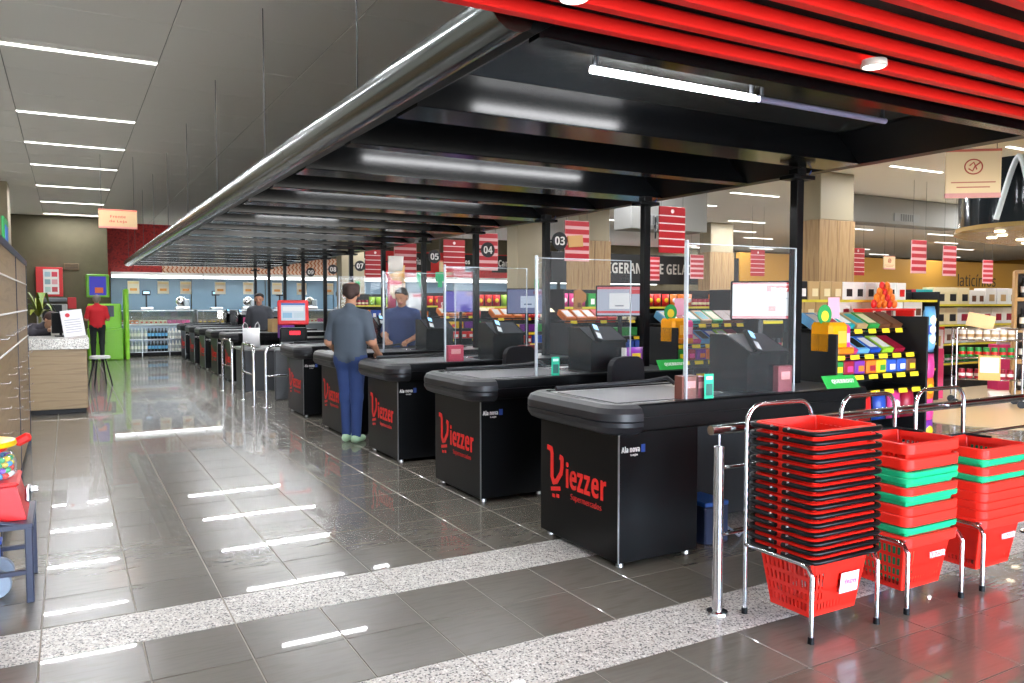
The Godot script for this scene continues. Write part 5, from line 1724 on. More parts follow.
func build_store():
	var r := RandomNumberGenerator.new()
	r.seed = 21
	column(12.05, -9.75, 0.95, 0.45, true, "wide wood clad column with beige capital beside the appliance shelves")
	column(11.07, -18.9, 0.85, 0.6, false, "beige square column with a green notice beside the red fascia")
	column(10.95, -15.7, 0.95, 0.5, true, "wood clad column near the lane number boards")
	column(16.7, -17.4, 0.95, 0.5, true, "wood clad column beside the black lettered fascia")
	column(7.4, -23.0, 0.7, 0.5, false, "beige square column with a green notice by the cold counters")
	# ducts under the ceiling
	for e in [[Vector3(9.15, 3.31, -10.9), Vector3(1.7, 1.06, 0.5), "white duct box with two grilles behind the red aisle board"], [Vector3(16.4, 3.55, -11.4), Vector3(4.2, 0.58, 0.5), "long white duct box with a grille over the appliance aisle"]]:
		var t := thing("air_duct", e[2], "duct", e[0])
		part(t, "casing", bxm(e[1], 0.01), M.duct)
		var gx: float = 0.0 if e[1].x > 2 else -0.35
		var gr := part(t, "grille", bxm(Vector3(0.9 if gx == 0.0 else 0.5, 0.18, 0.02), 0.004), cm("8c8e8c"), Vector3(gx, -e[1].y * 0.5 + 0.16, e[1].z / 2 + 0.004))
		for k in 6:
			part(gr, "slat", bxm(Vector3(0.04, 0.15, 0.012)), cm("5c5e5e"), Vector3(-0.2 + 0.08 * k, 0, 0.01))
	# hanging boards
	var hs := [
		[Vector3(7.25, 2.84, -8.41), 1, "plain red aisle board with white lines behind the second post"],
		[Vector3(7.0, 2.81, -10.36), 2, "striped red aisle board with a wooden arrow beside the number three sign"],
		[Vector3(13.66, 2.75, -16.6), 2, "striped aisle board before the black lettered fascia"],
		[Vector3(14.53, 2.79, -15.85), 2, "striped aisle board seen through the first acrylic shield"],
		[Vector3(14.53, 2.8, -13.74), 1, "dark red aisle board right of the wood column by the fascia"],
		[Vector3(15.96, 2.79, -12.05), 1, "dark red aisle board beside the wide wood column"],
		[Vector3(14.18, 2.72, -9.37), 2, "pale striped aisle board over the white appliance boxes"],
		[Vector3(16.16, 2.72, -9.99), 2, "pale striped aisle board beside the dark curved hood"],
		[Vector3(21.73, 2.68, -12.36), 2, "small striped aisle board before the ochre wall"],
		[Vector3(6.6, 2.75, -14.03), 1, "red aisle board beside the chalk boards, near the fifth post"],
		[Vector3(5.73, 2.68, -14.4), 2, "striped red aisle board near the sixth post"],
		[Vector3(6.03, 2.71, -16.96), 1, "red aisle board beside the beige column by the cold counters"],
		[Vector3(6.23, 2.71, -11.98), 2, "striped red aisle board near the fourth post"],
	]
	for k in hs.size():
		var t: Node3D = hang_sign(hs[k][0], 0.46, 0.63, hs[k][2], hs[k][1])
		if k == 1:
			part(t, "wood_arrow", bxm(Vector3(0.28, 0.18, 0.02), 0.004), cm("c89c60"), Vector3(-0.04, -0.32, 0.02), Basis(Vector3.BACK, 0.08))
	hang_sign(Vector3(6.89, 2.86, -4.07), 0.45, 0.42, "large wooden hanging board with red round emblem", 3, deg_to_rad(-38))
	hang_sign(Vector3(16.18, 2.58, -11.4), 0.4, 0.3, "small wooden hanging board beyond the appliance boxes", 3)
	hang_sign(Vector3(9.6, 2.75, -21.0), 0.4, 0.45, "wooden hanging board before the chalk boards", 0)
	# shelving runs
	var pool_snack := [["bag", "red", "yellow", 3], ["bag", "orange", "white", 3], ["bag", "yellow", "red", 3], ["box", "blue", "white", 4], ["box", "green", "white", 4], ["bag", "pink", "white", 3], ["box", "purple", "yellow", 3], ["box", "white", "red", 4], ["can_pack", "sky blue", "white", 3], ["bag", "lime", "", 3], ["box", "orange", "", 3], ["jar", "crimson", "cream", 4]]
	var pool_drink := [["bottle", "red", "white", 7], ["bottle", "sky blue", "white", 6], ["bottle", "crimson", "silver", 7], ["bottle", "green", "yellow", 6], ["bottle", "amber", "cream", 6], ["bottle", "teal", "white", 6], ["can_pack", "sky blue", "white", 3], ["bottle", "black", "red", 7]]
	var pool_home := [["carton", "white", "black", 4], ["carton", "white", "crimson", 4], ["wide_carton", "cream", "brown", 2], ["carton", "kraft", "brown", 4], ["wide_carton", "white", "silver", 2], ["carton", "silver", "red", 3]]
	gondola(7.55, 11.9, -7.5, 1.7, "black shelving run with appliance boxes behind the first candy shelf", [0.5, 0.9, 1.28, 1.57])
	row_of(Vector3(8.1, 1.57, -7.72), 0.0, [["box", "cream", "crimson", 3], ["carton", "black", "white", 2], ["carton", "kraft", "cream", 3], ["carton", "white", "black", 5], ["carton", "white", "red", 1]], "on the top of the appliance shelving", "boxes on the appliance shelving")
	row_of(Vector3(8.0, 1.28, -7.72), 0.0, [["carton", "cream", "brown", 3], ["carton", "kraft", "cream", 4], ["carton", "white", "crimson", 7], ["carton", "white", "brown", 1]], "on the upper shelf of the appliance shelving", "boxes on the appliance shelving")
	row_of(Vector3(7.7, 0.9, -7.72), 0.0, [["jar", "black", "crimson", 9], ["jar", "brown", "cream", 9], ["jar", "crimson", "", 9], ["box", "black", "red", 8]], "on the lower shelf of the appliance shelving", "goods on the appliance shelving")
	row_of(Vector3(10.0, 0.5, -7.72), 0.0, [["jar", "black", "red", 9], ["bag", "crimson", "", 4]], "on the bottom shelf of the appliance shelving", "goods on the appliance shelving")
	# pile of orange packs on top
	var pi := 0
	for lay in 4:
		for k in 5 - lay:
			var pk: Node3D = product("can_pack", "orange" if (lay + k) % 3 else "red", Vector3(10.0 + 0.115 * k + 0.058 * lay, 1.45 + 0.085 * lay, -7.27), 0.3, "%s pack in the pyramid before the white appliance boxes" % ("orange" if (lay + k) % 3 else "red"), "pyramid of packs", "white")
			pk.scale = Vector3(0.62, 0.62, 0.62)
	var sd := thing("pyramid_stand", "small crate stand carrying the pyramid of orange packs", "stand", Vector3(10.27, 0, -7.24))
	part(sd, "top_board", bxm(Vector3(1.0, 0.03, 0.3), 0.004), M.red, Vector3(0, 1.43, -0.05))
	for x in [-0.47, 0.47]:
		part(sd, "leg", bxm(Vector3(0.04, 1.42, 0.28), 0.004), M.red, Vector3(x, 0.71, -0.05))
	gondola(12.5, 17.5, -8.4, 1.75, "black shelving run with white appliance boxes beyond the trolley", [0.45, 0.8, 1.14, 1.5])
	row_of(Vector3(12.6, 1.5, -8.62), 0.0, [["carton", "crimson", "red", 1], ["carton", "teal", "white", 2], ["wide_carton", "cream", "black", 3], ["carton", "white", "brown", 2], ["wide_carton", "white", "kraft", 4]], "on top beyond the trolley", "boxes beyond the trolley")
	row_of(Vector3(12.6, 1.14, -8.62), 0.0, [["wide_carton", "cream", "black", 4], ["wide_carton", "white", "crimson", 5], ["carton", "kraft", "red", 4]], "on the upper shelf beyond the trolley", "boxes beyond the trolley")
	row_of(Vector3(12.6, 0.8, -8.62), 0.0, [["wide_carton", "red", "cream", 3], ["carton", "white", "brown", 4], ["wide_carton", "cream", "crimson", 4], ["carton", "white", "silver", 4]], "on the lower shelf beyond the trolley", "boxes beyond the trolley")
	row_of(Vector3(12.6, 0.45, -8.62), 0.0, [["jar", "white", "green", 12], ["jar", "green", "white", 12]], "on the bottom shelf beyond the trolley", "goods beyond the trolley")
	var runs := [[6.9, 11.0, -10.6, "first", pool_snack], [6.7, 10.6, -13.2, "second", pool_snack], [6.5, 10.4, -16.2, "third", pool_snack], [6.3, 10.2, -19.4, "fourth", pool_snack], [11.6, 15.6, -13.6, "fifth", pool_snack], [12.5, 17.6, -17.6, "sixth", pool_drink], [13.5, 19.0, -11.4, "seventh", pool_home], [12.2, 17.0, -21.6, "eighth", pool_snack]]
	for e in runs:
		gondola(e[0], e[1], e[2], 1.75, "%s black shelving run of the sales floor behind the tills" % e[3], [0.8, 1.12, 1.46])
		for ly in [[0.8, "lower"], [1.12, "middle"], [1.46, "top"]]:
			mixed(e[0] + 0.06, e[1] - 0.06, ly[0], e[2] - 0.2, e[4], "on the %s shelf of the %s run" % [ly[1], e[3]], "goods of the %s run" % e[3], r)
	# black fascia with white words over the drinks
	var bf := thing("lettered_fascia", "long black fascia with white outlined capitals over the drinks", "sign", Vector3(15.0, 2.5, -18.3))
	part(bf, "board", bxm(Vector3(7.0, 0.85, 0.08), 0.01), cm("0e0f11", 0.6))
	letters(bf, "lettering", "REFRIGERANTES E GELADAS", Vector3(-0.2, 0.02, 0.042), Basis(), 4.3, 0.3, cm("b8b4ac"))
	for x in [-3.2, 3.2]:
		part(bf, "support_post", bxm(Vector3(0.08, 3.3, 0.06), 0.004), M.black_matte, Vector3(x, -0.85, -0.05))
	# ochre wall with a word, far right
	var m := MB.new()
	m.box2(Vector3(19.5, 0, -19.2), Vector3(45, 3.2, -19.4))
	var ow := setting("wall_ochre", m, M.ochre)
	letters(ow, "lettering", "laticínios", Vector3(33.0, 2.45, -19.19), Basis(), 2.7, 0.5, cm("2c2210"), false)
	# dark curved hood with a wood soffit and a big wavy letter
	var hd := thing("curved_hood", "dark glossy curved ceiling hood with wooden underside and spot lamps", "ceiling hood", Vector3(13.0, 0, -5.2))
	m = MB.new()
	var prev := []
	for k in 19:
		var a := deg_to_rad(95.0 + 170.0 * k / 18.0)
		var c := Vector3(3.6 * cos(a), 0, 1.6 * -sin(a))
		var nn := Vector3(cos(a) / 3.6, 0, -sin(a) / 1.6).normalized()
		var cur := [c + Vector3(0, 2.44, 0), c + Vector3(0, 3.2, 0), nn]
		if k > 0:
			m.q4([prev[0], cur[0], cur[1], prev[1]], [prev[2], cur[2], cur[2], prev[2]])
		prev = cur
	part(hd, "drum", m, mat(Color("22282c"), 0.08, 0.3))
	m = MB.new()
	var pol := PackedVector2Array()
	for k in 19:
		var a := deg_to_rad(95.0 + 170.0 * k / 18.0)
		pol.append(Vector2(3.65 * cos(a), 1.65 * sin(a)))
	m.prism(pol, 0.05, Vector3(0, 2.4, 0), Basis(Vector3(1, 0, 0), Vector3(0, 0, -1), Vector3(0, 1, 0)))
	part(hd, "soffit", m, mat(Color("a88a50"), 0.25))
	m = MB.new()
	var wv := []
	for k in 22:
		var u := k / 21.0
		wv.append(Vector3(-3.72 + 0.25 * u + 0.05 * sin(u * 9.0), 2.48 + 0.7 * absf(sin(u * 5.2)), 0.0 + 0.6 * u))
	m.tube(wv, 0.035, 6)
	part(hd, "wavy_letter", m, cm("dfe6e4", 0.3))
	for e in [[-3.1, -0.3], [-2.5, -0.6], [-2.2, -0.9], [-1.5, -0.9], [-0.8, -1.2]]:
		var d := thing("spot_lamp", "small warm spot lamp in the wooden underside of the curved hood", "lamp", Vector3(13.0 + e[0], 2.4, -5.2 + e[1]), 0.0, "spot lamps in the curved hood")
		var q := MB.new()
		q.lathe([Vector2(0.06, 0.0), Vector2(0.055, -0.012), Vector2(0.04, -0.008), Vector2(0.0, -0.006)], 14)
		part(d, "lens", q, glow("ffedc8", 6.0))
		var sp := SpotLight3D.new()
		sp.name = numbered("spot_glow")
		sp.position = Vector3(13.0 + e[0], 2.37, -5.2 + e[1])
		sp.rotation.x = -PI / 2
		sp.spot_angle = 50.0
		sp.spot_range = 30.0
		sp.spot_attenuation = 2.0
		sp.light_energy = LAMP * 0.3
		sp.light_color = Color("ffe6b8")
		sp.light_size = 0.05
		sp.shadow_enabled = true
		add_child(sp)
	# wire trolley with an orange offer card
	var tr := thing("wire_trolley", "tall chrome wire trolley of jars with an orange offer card", "trolley", Vector3(11.9, 0, -6.75), deg_to_rad(-52))
	for x in [-0.42, 0.42]:
		for z in [-0.25, 0.25]:
			m = MB.new()
			m.tube([Vector3(x, 0.12, z), Vector3(x, 1.15, z)], 0.014, 6)
			part(tr, "upright", m, M.steel)
			m = MB.new()
			m.lathe([Vector2(0.0, -0.015), Vector2(0.055, -0.015), Vector2(0.055, 0.015), Vector2(0.0, 0.015)], 14, Vector3(x, 0.056, z), Basis(Vector3.RIGHT, PI / 2))
			part(tr, "wheel", m, M.black)
	for y in [0.4, 0.72, 0.98, 1.14]:
		m = MB.new()
		m.tube([Vector3(-0.42, y, 0.25), Vector3(0.42, y, 0.25), Vector3(0.42, y, -0.25), Vector3(-0.42, y, -0.25)], 0.01, 6, true)
		for k in 7:
			m.tube([Vector3(-0.36 + 0.12 * k, y, 0.25), Vector3(-0.36 + 0.12 * k, y, -0.25)], 0.005, 4)
		part(tr, "wire_shelf", m, M.steel)
	part(tr, "offer_card", bxm(Vector3(0.28, 0.36, 0.008), 0.002), cm("f0b468"), Vector3(0.0, 0.58, 0.28))
	part(tr, "offer_panel", bxm(Vector3(0.24, 0.22, 0.006)), M.white, Vector3(0.0, 0.62, 0.286))
	part(tr, "top_card", bxm(Vector3(0.36, 0.2, 0.008), 0.002), cm("f4c890"), Vector3(-0.1, 1.26, 0.1), Basis(Vector3.BACK, -0.2))
	var tb := Basis(Vector3.UP, deg_to_rad(-52))
	var trp := Vector3(11.9, 0, -6.75)
	row_of(trp + tb * Vector3(-0.38, 0.99, 0.1), deg_to_rad(-52), [["jar", "white", "kraft", 7]], "on the top tray of the wire trolley", "jars on the wire trolley")
	row_of(trp + tb * Vector3(-0.38, 0.73, 0.1), deg_to_rad(-52), [["jar", "green", "red", 7]], "on the middle tray of the wire trolley", "jars on the wire trolley")
	row_of(trp + tb * Vector3(-0.38, 0.41, 0.1), deg_to_rad(-52), [["jar", "crimson", "white", 7]], "on the low tray of the wire trolley", "jars on the wire trolley")
	# pink card displays either side
	for e in [[Vector3(12.08, 0, -7.75), "left of the wire trolley"], [Vector3(14.3, 0, -7.85), "behind the wine rack"]]:
		var t := thing("card_display", "tall pink cardboard display %s" % e[1], "display", e[0], deg_to_rad(-30))
		part(t, "column", bxm(Vector3(0.3, 0.8, 0.3), 0.008), cm("e03c78", 0.5), Vector3(0, 0.4, 0))
		part(t, "header", bxm(Vector3(0.3, 0.3, 0.04), 0.006), cm("d8c8cc"), Vector3(0, 0.95, 0.1))
		part(t, "print", bxm(Vector3(0.2, 0.16, 0.006)), cm("c09a40"), Vector3(0, 0.92, 0.124))
	# wine rack
	var wr := thing("wine_rack", "wooden wine rack on a white plinth at the sand floor edge", "rack", Vector3(12.85, 0, -6.95), deg_to_rad(-58))
	part(wr, "plinth", bxm(Vector3(1.9, 0.1, 0.7), 0.01), M.white, Vector3(0.7, 0.05, 0))
	for y in [0.14, 0.62, 1.1, 1.58, 2.0]:
		part(wr, "shelf_board", bxm(Vector3(1.6, 0.06, 0.5), 0.006), M.oak, Vector3(0.85, y, 0))
	for x in [0.06, 1.6]:
		part(wr, "side_board", bxm(Vector3(0.04, 1.92, 0.5), 0.006), M.oak, Vector3(x, 1.06, 0))
	part(wr, "back_board", bxm(Vector3(1.6, 1.92, 0.03), 0.004), cm("3a2c20"), Vector3(0.85, 1.06, -0.24))
	var wb := Basis(Vector3.UP, deg_to_rad(-58))
	for y in [0.17, 0.65, 1.13, 1.61]:
		row_of(Vector3(12.85, y, -6.95) + wb * Vector3(0.12, 0, 0.08), deg_to_rad(-58), [["wine", "black", "white", 9], ["wine", "black", "cream", 7]], "on the %s board of the wine rack" % {0.17: "low", 0.65: "middle", 1.13: "upper", 1.61: "top"}[y], "bottles of the wine rack")
	# loose shop signs around the middle tills
	for e in [[Vector3(5.05, 2.03, -12.0), "left"], [Vector3(5.34, 2.03, -11.9), "right"]]:
		var t := thing("green_marker", "green hand shaped marker hanging behind the fifth till, %s of the pair" % {"left": "nearer the counter", "right": "nearer the aisle"}[e[1]], "sign", e[0])
		m = MB.new()
		m.box(Vector3(0, -0.08, 0), Vector3(0.16, 0.16, 0.02), 0.03)
		m.box(Vector3(0.0, -0.2, 0), Vector3(0.08, 0.1, 0.02), 0.02)
		part(t, "shape", m, cm("17b070", 0.4))
		m = MB.new()
		m.tube([Vector3(0, 0, 0), Vector3(0, 1.82, 0)], 0.003, 4)
		part(t, "wire", m, M.midgrey)
	var sc := thing("lettered_board", "crimson board with white words beyond the fourth till", "sign", Vector3(6.1, 1.3, -13.0))
	part(sc, "board", bxm(Vector3(0.62, 0.34, 0.02), 0.004), cm("a81c34"), Vector3(0, 0.17, 0))
	letters(sc, "lettering", "Self Checkout", Vector3(0, 0.19, 0.011), Basis(), 0.5, 0.11, M.white)
	part(sc, "post", bxm(Vector3(0.04, 1.3, 0.02)), M.black, Vector3(0, -0.65, 0))
	var cf := thing("card_figure", "brown spotted cardboard giraffe shape on a pole beyond the second till", "card figure", Vector3(5.62, 0, -8.3))
	m = MB.new()
	m.prism(PackedVector2Array([Vector2(-0.09, 0.95), Vector2(0.1, 0.95), Vector2(0.06, 1.3), Vector2(0.07, 1.52), Vector2(0.13, 1.56), Vector2(0.13, 1.64), Vector2(0.04, 1.7), Vector2(-0.05, 1.68), Vector2(-0.06, 1.3)]), 0.02, Vector3(0, 0, -0.01))
	part(cf, "cut_out", m, cm("b07840", 0.6))
	for e in [[0.0, 1.05], [0.02, 1.2], [-0.01, 1.35], [0.02, 1.5]]:
		part(cf, "spot", bxm(Vector3(0.05, 0.06, 0.004), 0.0), cm("7a4a24"), Vector3(e[0], e[1], 0.012))
	part(cf, "pole", bxm(Vector3(0.03, 0.95, 0.02)), M.black, Vector3(0, 0.475, 0))
	part(cf, "foot", bxm(Vector3(0.3, 0.02, 0.3), 0.004), M.black, Vector3(0, 0.01, 0))
	# tall wrapped rolls beside the fourth till
	var rl := thing("balloon_column", "tall column of striped party foil beyond the fourth till", "display", Vector3(4.75, 0, -12.4))
	for k in 9:
		m = MB.new()
		pillow(m, 0.28, 0.3, 0.14, Vector3(0.03 * (k % 2), 0.95 + 0.15 * k, 0.02 * (k % 3)))
		part(rl, "pouch", m, cm(["e0c8b0", "c83038", "d8a040", "e8e0d8", "b84868"][k % 5], 0.3))
	part(rl, "pole", bxm(Vector3(0.03, 2.2, 0.03), 0.004), M.black, Vector3(0, 1.1, -0.08))

func sdf(m: MB, bones: Array, cell: float, k := 0.035):
	var lo := Vector3(9, 9, 9)
	var hi := -lo
	for b in bones:
		var rm: float = maxf(b[2], b[3]) + 3 * cell
		for p in [b[0], b[1]]:
			lo = lo.min(p - Vector3(rm, rm, rm))
			hi = hi.max(p + Vector3(rm, rm, rm))
	var nx := int((hi.x - lo.x) / cell) + 2
	var ny := int((hi.y - lo.y) / cell) + 2
	var nz := int((hi.z - lo.z) / cell) + 2
	var f := PackedFloat32Array()
	f.resize(nx * ny * nz)
	f.fill(1.0)
	var near := PackedFloat32Array()
	near.resize(nx * ny * nz)
	near.fill(9.0)
	var who := PackedInt32Array()
	who.resize(nx * ny * nz)
	for bi in bones.size():
		var b: Array = bones[bi]
		var a: Vector3 = b[0]
		var e: Vector3 = b[1]
		var ra: float = b[2]
		var rb: float = b[3]
		var rm := maxf(ra, rb) + k + 2 * cell
		var l := (a.min(e) - Vector3(rm, rm, rm) - lo) / cell
		var h := (a.max(e) + Vector3(rm, rm, rm) - lo) / cell
		var ab := e - a
		var il := 1.0 / maxf(ab.length_squared(), 1e-9)
		for z in range(maxi(0, int(l.z)), mini(nz - 1, int(h.z) + 1) + 1):
			for y in range(maxi(0, int(l.y)), mini(ny - 1, int(h.y) + 1) + 1):
				var base := (z * ny + y) * nx
				for x in range(maxi(0, int(l.x)), mini(nx - 1, int(h.x) + 1) + 1):
					var p := lo + Vector3(x, y, z) * cell
					var t := clampf((p - a).dot(ab) * il, 0.0, 1.0)
					var d := (p - a - ab * t).length() - lerpf(ra, rb, t)
					var i := base + x
					if d < near[i]:
						near[i] = d
						who[i] = bi
					var o := f[i]
					var q := maxf(k - absf(o - d), 0.0) / k
					f[i] = minf(o, d) - q * q * k * 0.25
	var vid := {}
	var vs := PackedVector3Array()
	var ns := PackedVector3Array()
	var cs := PackedColorArray()
	var off := [0, 1, nx, nx + 1, nx * ny, nx * ny + 1, nx * ny + nx, nx * ny + nx + 1]
	var cp := [Vector3(0, 0, 0), Vector3(1, 0, 0), Vector3(0, 1, 0), Vector3(1, 1, 0), Vector3(0, 0, 1), Vector3(1, 0, 1), Vector3(0, 1, 1), Vector3(1, 1, 1)]
	var ed := [[0, 1], [2, 3], [4, 5], [6, 7], [0, 2], [1, 3], [4, 6], [5, 7], [0, 4], [1, 5], [2, 6], [3, 7]]
	for z in nz - 1:
		for y in ny - 1:
			var base := (z * ny + y) * nx
			for x in nx - 1:
				var i := base + x
				var neg := 0
				for c in 8:
					if f[i + off[c]] < 0.0:
						neg += 1
				if neg == 0 or neg == 8:
					continue
				var s := Vector3()
				var n := 0
				for q in ed:
					var fa := f[i + off[q[0]]]
					var fb := f[i + off[q[1]]]
					if (fa < 0.0) != (fb < 0.0):
						s += cp[q[0]].lerp(cp[q[1]], fa / (fa - fb))
						n += 1
				s /= n
				var g := Vector3(f[i + off[1]] + f[i + off[3]] + f[i + off[5]] + f[i + off[7]] - f[i] - f[i + off[2]] - f[i + off[4]] - f[i + off[6]], f[i + off[2]] + f[i + off[3]] + f[i + off[6]] + f[i + off[7]] - f[i] - f[i + off[1]] - f[i + off[4]] - f[i + off[5]], f[i + off[4]] + f[i + off[5]] + f[i + off[6]] + f[i + off[7]] - f[i] - f[i + off[1]] - f[i + off[2]] - f[i + off[3]])
				vid[i] = vs.size()
				vs.append(lo + (Vector3(x, y, z) + s) * cell)
				ns.append(g.normalized())
				cs.append(bones[who[i]][4])
	for z in range(1, nz - 1):
		for y in range(1, ny - 1):
			var base := (z * ny + y) * nx
			for x in range(1, nx - 1):
				var i := base + x
				var inn := f[i] < 0.0
				for ax in 3:
					var st: int = [1, nx, nx * ny][ax]
					if (f[i + st] < 0.0) == inn:
						continue
					var u: int = [nx, nx * ny, 1][ax]
					var w: int = [nx * ny, 1, nx][ax]
					var q := [i - u - w, i - w, i, i - u]
					if not (vid.has(q[0]) and vid.has(q[1]) and vid.has(q[2]) and vid.has(q[3])):
						continue
					var a: int = vid[q[0]]; var b: int = vid[q[1]]; var c: int = vid[q[2]]; var d: int = vid[q[3]]
					m.col = cs[c]
					m.q4([vs[a], vs[b], vs[c], vs[d]], [ns[a], ns[b], ns[c], ns[d]])

func lin(h: String) -> Color:
	return Color(h).srgb_to_linear()

# j: joints by name; c: colours
func person(called_label: String, at: Vector3, turn: float, j: Dictionary, c: Dictionary, cell: float, fine: bool):
	var t := thing("person", called_label, "person", at, turn)
	var sh: Color = lin(c.shirt); var pa: Color = lin(c.pants); var sk: Color = lin(c.skin); var so: Color = lin(c.shoe)
	var m := MB.new()
	var pel: Vector3 = j.pelvis
	var che: Vector3 = j.chest
	var nec: Vector3 = j.neck
	var side := (j.sl - j.sr).normalized() as Vector3
	var B := []
	for s in [-1.0, 1.0]:
		B.append([pel + side * s * 0.06 + Vector3(0, -0.02, 0), che + side * s * 0.075, 0.115, 0.118, sh])
		B.append([pel + side * s * 0.07 + Vector3(0, -0.03, 0), pel + side * s * 0.075 + Vector3(0, -0.06, 0), 0.112, 0.108, pa])
	B.append([pel + Vector3(0, 0.06, 0), che, 0.12, 0.13, sh])
	B.append([che + Vector3(0, 0.08, 0), nec, 0.085, 0.06, sh])
	for s in ["l", "r"]:
		B.append([nec + (j["s" + s] - nec) * 0.35 + Vector3(0, -0.03, 0), j["s" + s], 0.065, 0.07, sh])
		var el: Vector3 = j["e" + s]
		var sl: Vector3 = j["s" + s]
		var cut: float = c.get("sleeve", 0.7)
		B.append([sl, sl.lerp(el, cut), 0.072, 0.062, sh])
		if cut < 1.0:
			B.append([sl.lerp(el, cut), el, 0.048, 0.043, sk])
			B.append([el, j["w" + s], 0.043, 0.03, sk])
		else:
			B.append([el, j["w" + s], 0.05, 0.036, sh])
		B.append([j["h" + s], j["k" + s], 0.092, 0.066, pa])
		B.append([j["k" + s], j["a" + s], 0.066, 0.052, pa])
	sdf(m, B, cell)
	# shoes
	for s in ["l", "r"]:
		var an: Vector3 = j["a" + s]
		var to: Vector3 = j["t" + s]
		sdf(m, [[an + Vector3(0, -0.045, 0) - (to - an) * Vector3(1, 0, 1) * 0.25, to, 0.042, 0.036, so], [an + Vector3(0, 0.0, 0), an + Vector3(0, -0.03, 0), 0.046, 0.046, so]], cell * 0.7, 0.02)
	# hands with five fingers
	for s in ["l", "r"]:
		var w: Vector3 = j["w" + s]
		var dir: Vector3 = (w - j["e" + s]).normalized()
		var sd: Vector3 = dir.cross(j.get("palm", Vector3.UP)).normalized() * (1.0 if s == "l" else -1.0)
		var up: Vector3 = sd.cross(dir).normalized()
		if up.y > 0: up = -up
		var hb := [[w - dir * 0.02, w + dir * 0.04 , 0.028, 0.03, sk], [w + dir * 0.05 + sd * 0.02, w + dir * 0.08 + sd * 0.022, 0.018, 0.016, sk], [w + dir * 0.05 - sd * 0.02, w + dir * 0.08 - sd * 0.022, 0.018, 0.016, sk]]
		for k in 4:
			var o := w + dir * 0.085 + sd * (0.03 - 0.02 * k)
			var ln: float = [0.036, 0.042, 0.04, 0.03][k]
			hb.append([o, o + dir * ln + up * 0.008, 0.0095, 0.009, sk])
			hb.append([o + dir * ln + up * 0.008, o + dir * (ln + 0.02) + up * 0.035, 0.009, 0.008, sk])
		hb.append([w + dir * 0.02 + sd * 0.028, w + dir * 0.06 + sd * 0.055 + up * 0.01, 0.013, 0.011, sk])
		hb.append([w + dir * 0.06 + sd * 0.055 + up * 0.01, w + dir * 0.09 + sd * 0.05 + up * 0.025, 0.011, 0.009, sk])
		sdf(m, hb, 0.006 if fine else 0.009, 0.01)
	# neck and head, looking along "look"
	var hd: Vector3 = j.head
	var fw: Vector3 = j.look.normalized()
	var rt := Vector3.UP.cross(fw).normalized()
	var hu := fw.cross(rt).normalized()
	var H := func(x: float, y: float, z: float) -> Vector3: return hd + rt * x + hu * y + fw * z
	var dark := lin("2a1c18")
	var lip := lin("a05a50")
	var hB := [[nec - Vector3(0, 0.03, 0), hd + Vector3(0, -0.05, 0), 0.058, 0.055, sk], [H.call(0, 0.035, -0.02), H.call(0, 0.03, 0.02), 0.083, 0.078, sk], [H.call(0, -0.03, 0.035), H.call(0, -0.07, 0.055), 0.058, 0.04, sk], [H.call(0, 0.005, 0.092), H.call(0, -0.025, 0.108), 0.012, 0.017, sk]]
	for s in [-1.0, 1.0]:
		hB.append([H.call(s * 0.08, 0.02, 0.0), H.call(s * 0.082, -0.03, 0.005), 0.014, 0.01, sk])
		hB.append([H.call(s * 0.033, 0.018, 0.088), H.call(s * 0.034, 0.018, 0.09), 0.007, 0.007, dark])
	hB.append([H.call(-0.02, -0.06, 0.088), H.call(0.02, -0.06, 0.088), 0.009, 0.009, lip])
	sdf(m, hB, 0.008 if fine else 0.011, 0.022)
	part(t, "body", m, M.vc)
	# hair
	var hm := MB.new()
	var ha: Color = lin(c.hair)
	var hh := [[H.call(0, 0.03, -0.045), H.call(0, -0.03, -0.055), 0.072, 0.05, ha]]
	for s in [-1.0, 1.0]:
		hh.append([H.call(s * 0.05, 0.05, -0.02), H.call(s * 0.058, 0.0, -0.03), 0.042, 0.035, ha])
		hh.append([H.call(s * 0.05, 0.06, 0.02), H.call(s * 0.05, 0.07, -0.02), 0.036, 0.04, ha])
	if not c.get("bald", false):
		hh.append([H.call(0, 0.075, 0.03), H.call(0, 0.075, -0.03), 0.055, 0.06, ha])
	if c.get("bun", false):
		hh.append([H.call(0, 0.04, -0.12), H.call(0, 0.02, -0.14), 0.045, 0.03, ha])
	sdf(hm, hh, 0.01, 0.03)
	part(t, "hair", hm, M.vc)
	return t

func stand(extra: Dictionary) -> Dictionary:
	var j := {"pelvis": Vector3(0, 0.96, 0), "chest": Vector3(0, 1.3, 0.0), "neck": Vector3(0, 1.48, 0.0), "head": Vector3(0, 1.6, 0.02), "look": Vector3(0, -0.15, 1),
		"sl": Vector3(0.172, 1.375, 0), "sr": Vector3(-0.172, 1.375, 0), "el": Vector3(0.25, 1.1, 0.0), "er": Vector3(-0.25, 1.1, 0.0), "wl": Vector3(0.24, 0.98, 0.2), "wr": Vector3(-0.24, 0.98, 0.2),
		"hl": Vector3(0.095, 0.9, 0), "hr": Vector3(-0.095, 0.9, 0), "kl": Vector3(0.1, 0.5, 0.02), "kr": Vector3(-0.1, 0.5, 0.02), "al": Vector3(0.1, 0.09, -0.02), "ar": Vector3(-0.1, 0.09, -0.02), "tl": Vector3(0.12, 0.036, 0.13), "tr": Vector3(-0.12, 0.036, 0.13)}
	for k in extra:
		j[k] = extra[k]
	return j

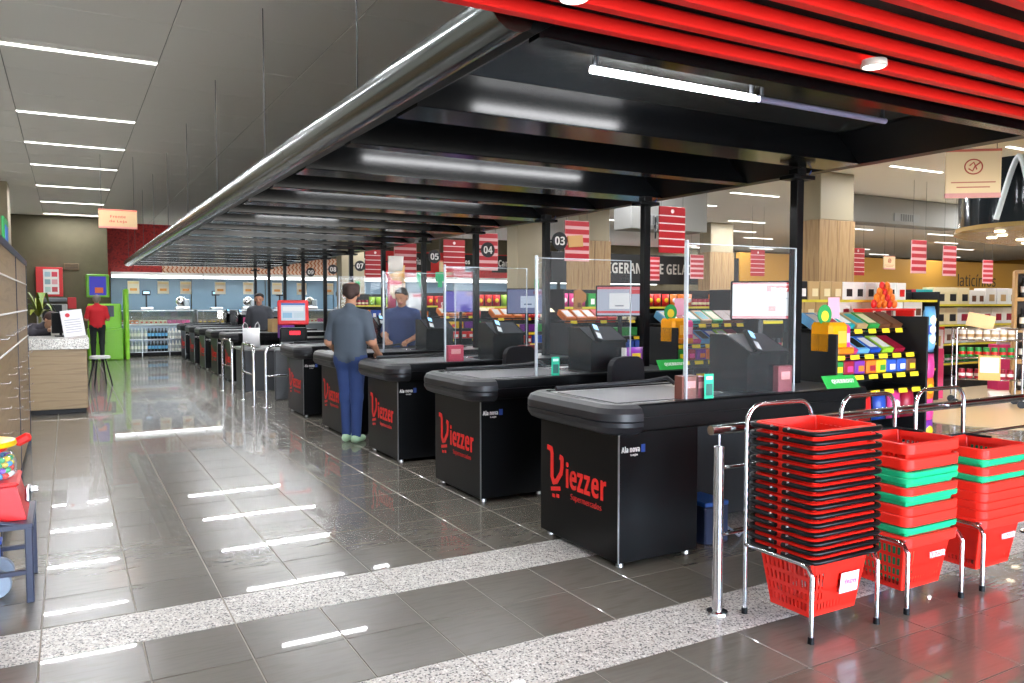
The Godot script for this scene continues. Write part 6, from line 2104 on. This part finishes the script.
func build_people():
	person("man in dark grey tee and blue jeans standing at the fourth till", Vector3(2.68, 0, -8.36), deg_to_rad(140), stand({"hl": Vector3(0.08, 0.9, 0), "hr": Vector3(-0.08, 0.9, 0), "kl": Vector3(0.07, 0.5, 0.03), "kr": Vector3(-0.07, 0.5, 0.0), "ar": Vector3(-0.075, 0.09, -0.04), "tr": Vector3(-0.09, 0.036, 0.11), "al": Vector3(0.07, 0.09, 0.04), "tl": Vector3(0.08, 0.036, 0.19), "head": Vector3(0.0, 1.63, 0.04), "look": Vector3(0.25, -0.25, 1)}), {"shirt": "46515c", "pants": "273f70", "skin": "b98568", "shoe": "a4c4a0", "hair": "3a2a22", "bald": true, "sleeve": 0.75}, 0.015, true)
	person("person in red shirt and black trousers using the green cash machine", Vector3(0.66, 0, -23.0), PI, stand({"wl": Vector3(0.14, 1.12, 0.26), "wr": Vector3(-0.14, 1.12, 0.26)}), {"shirt": "c01822", "pants": "14161c", "skin": "a87a60", "shoe": "181818", "hair": "7a7468", "sleeve": 0.75}, 0.022, false)
	person("cashier in navy shirt behind the fourth till", Vector3(3.95, 0, -10.05), deg_to_rad(-35), stand({"wl": Vector3(0.16, 1.03, 0.32), "wr": Vector3(-0.12, 1.03, 0.34), "look": Vector3(-0.2, -0.3, 1)}), {"shirt": "2a3a66", "pants": "1a1c24", "skin": "b07c60", "shoe": "202020", "hair": "1e1614", "sleeve": 0.8, "bun": true}, 0.02, false)
	person("cashier in charcoal shirt behind the eighth till", Vector3(3.5, 0, -17.0), deg_to_rad(-20), stand({}), {"shirt": "3c3e46", "pants": "1a1c20", "skin": "a87860", "shoe": "202020", "hair": "181412", "sleeve": 1.2}, 0.022, false)
	person("clerk with dark hair bent over the granite service desk", Vector3(-0.36, 0, -14.0), deg_to_rad(20), stand({"chest": Vector3(0, 1.08, 0.14), "neck": Vector3(0, 1.2, 0.24), "head": Vector3(0.02, 1.27, 0.33), "look": Vector3(0.3, -0.8, 0.8), "pelvis": Vector3(0, 0.84, -0.05), "sl": Vector3(0.18, 1.15, 0.2), "sr": Vector3(-0.18, 1.15, 0.2), "el": Vector3(0.25, 1.08, 0.36), "er": Vector3(-0.24, 1.08, 0.34), "wl": Vector3(0.12, 1.13, 0.45), "wr": Vector3(-0.08, 1.12, 0.5), "hl": Vector3(0.095, 0.78, -0.05), "hr": Vector3(-0.095, 0.78, -0.05), "kl": Vector3(0.1, 0.44, 0.06), "kr": Vector3(-0.1, 0.44, 0.06)}), {"shirt": "23202a", "pants": "1a1c20", "skin": "b58a70", "shoe": "202020", "hair": "3a2620", "sleeve": 1.2}, 0.02, false)
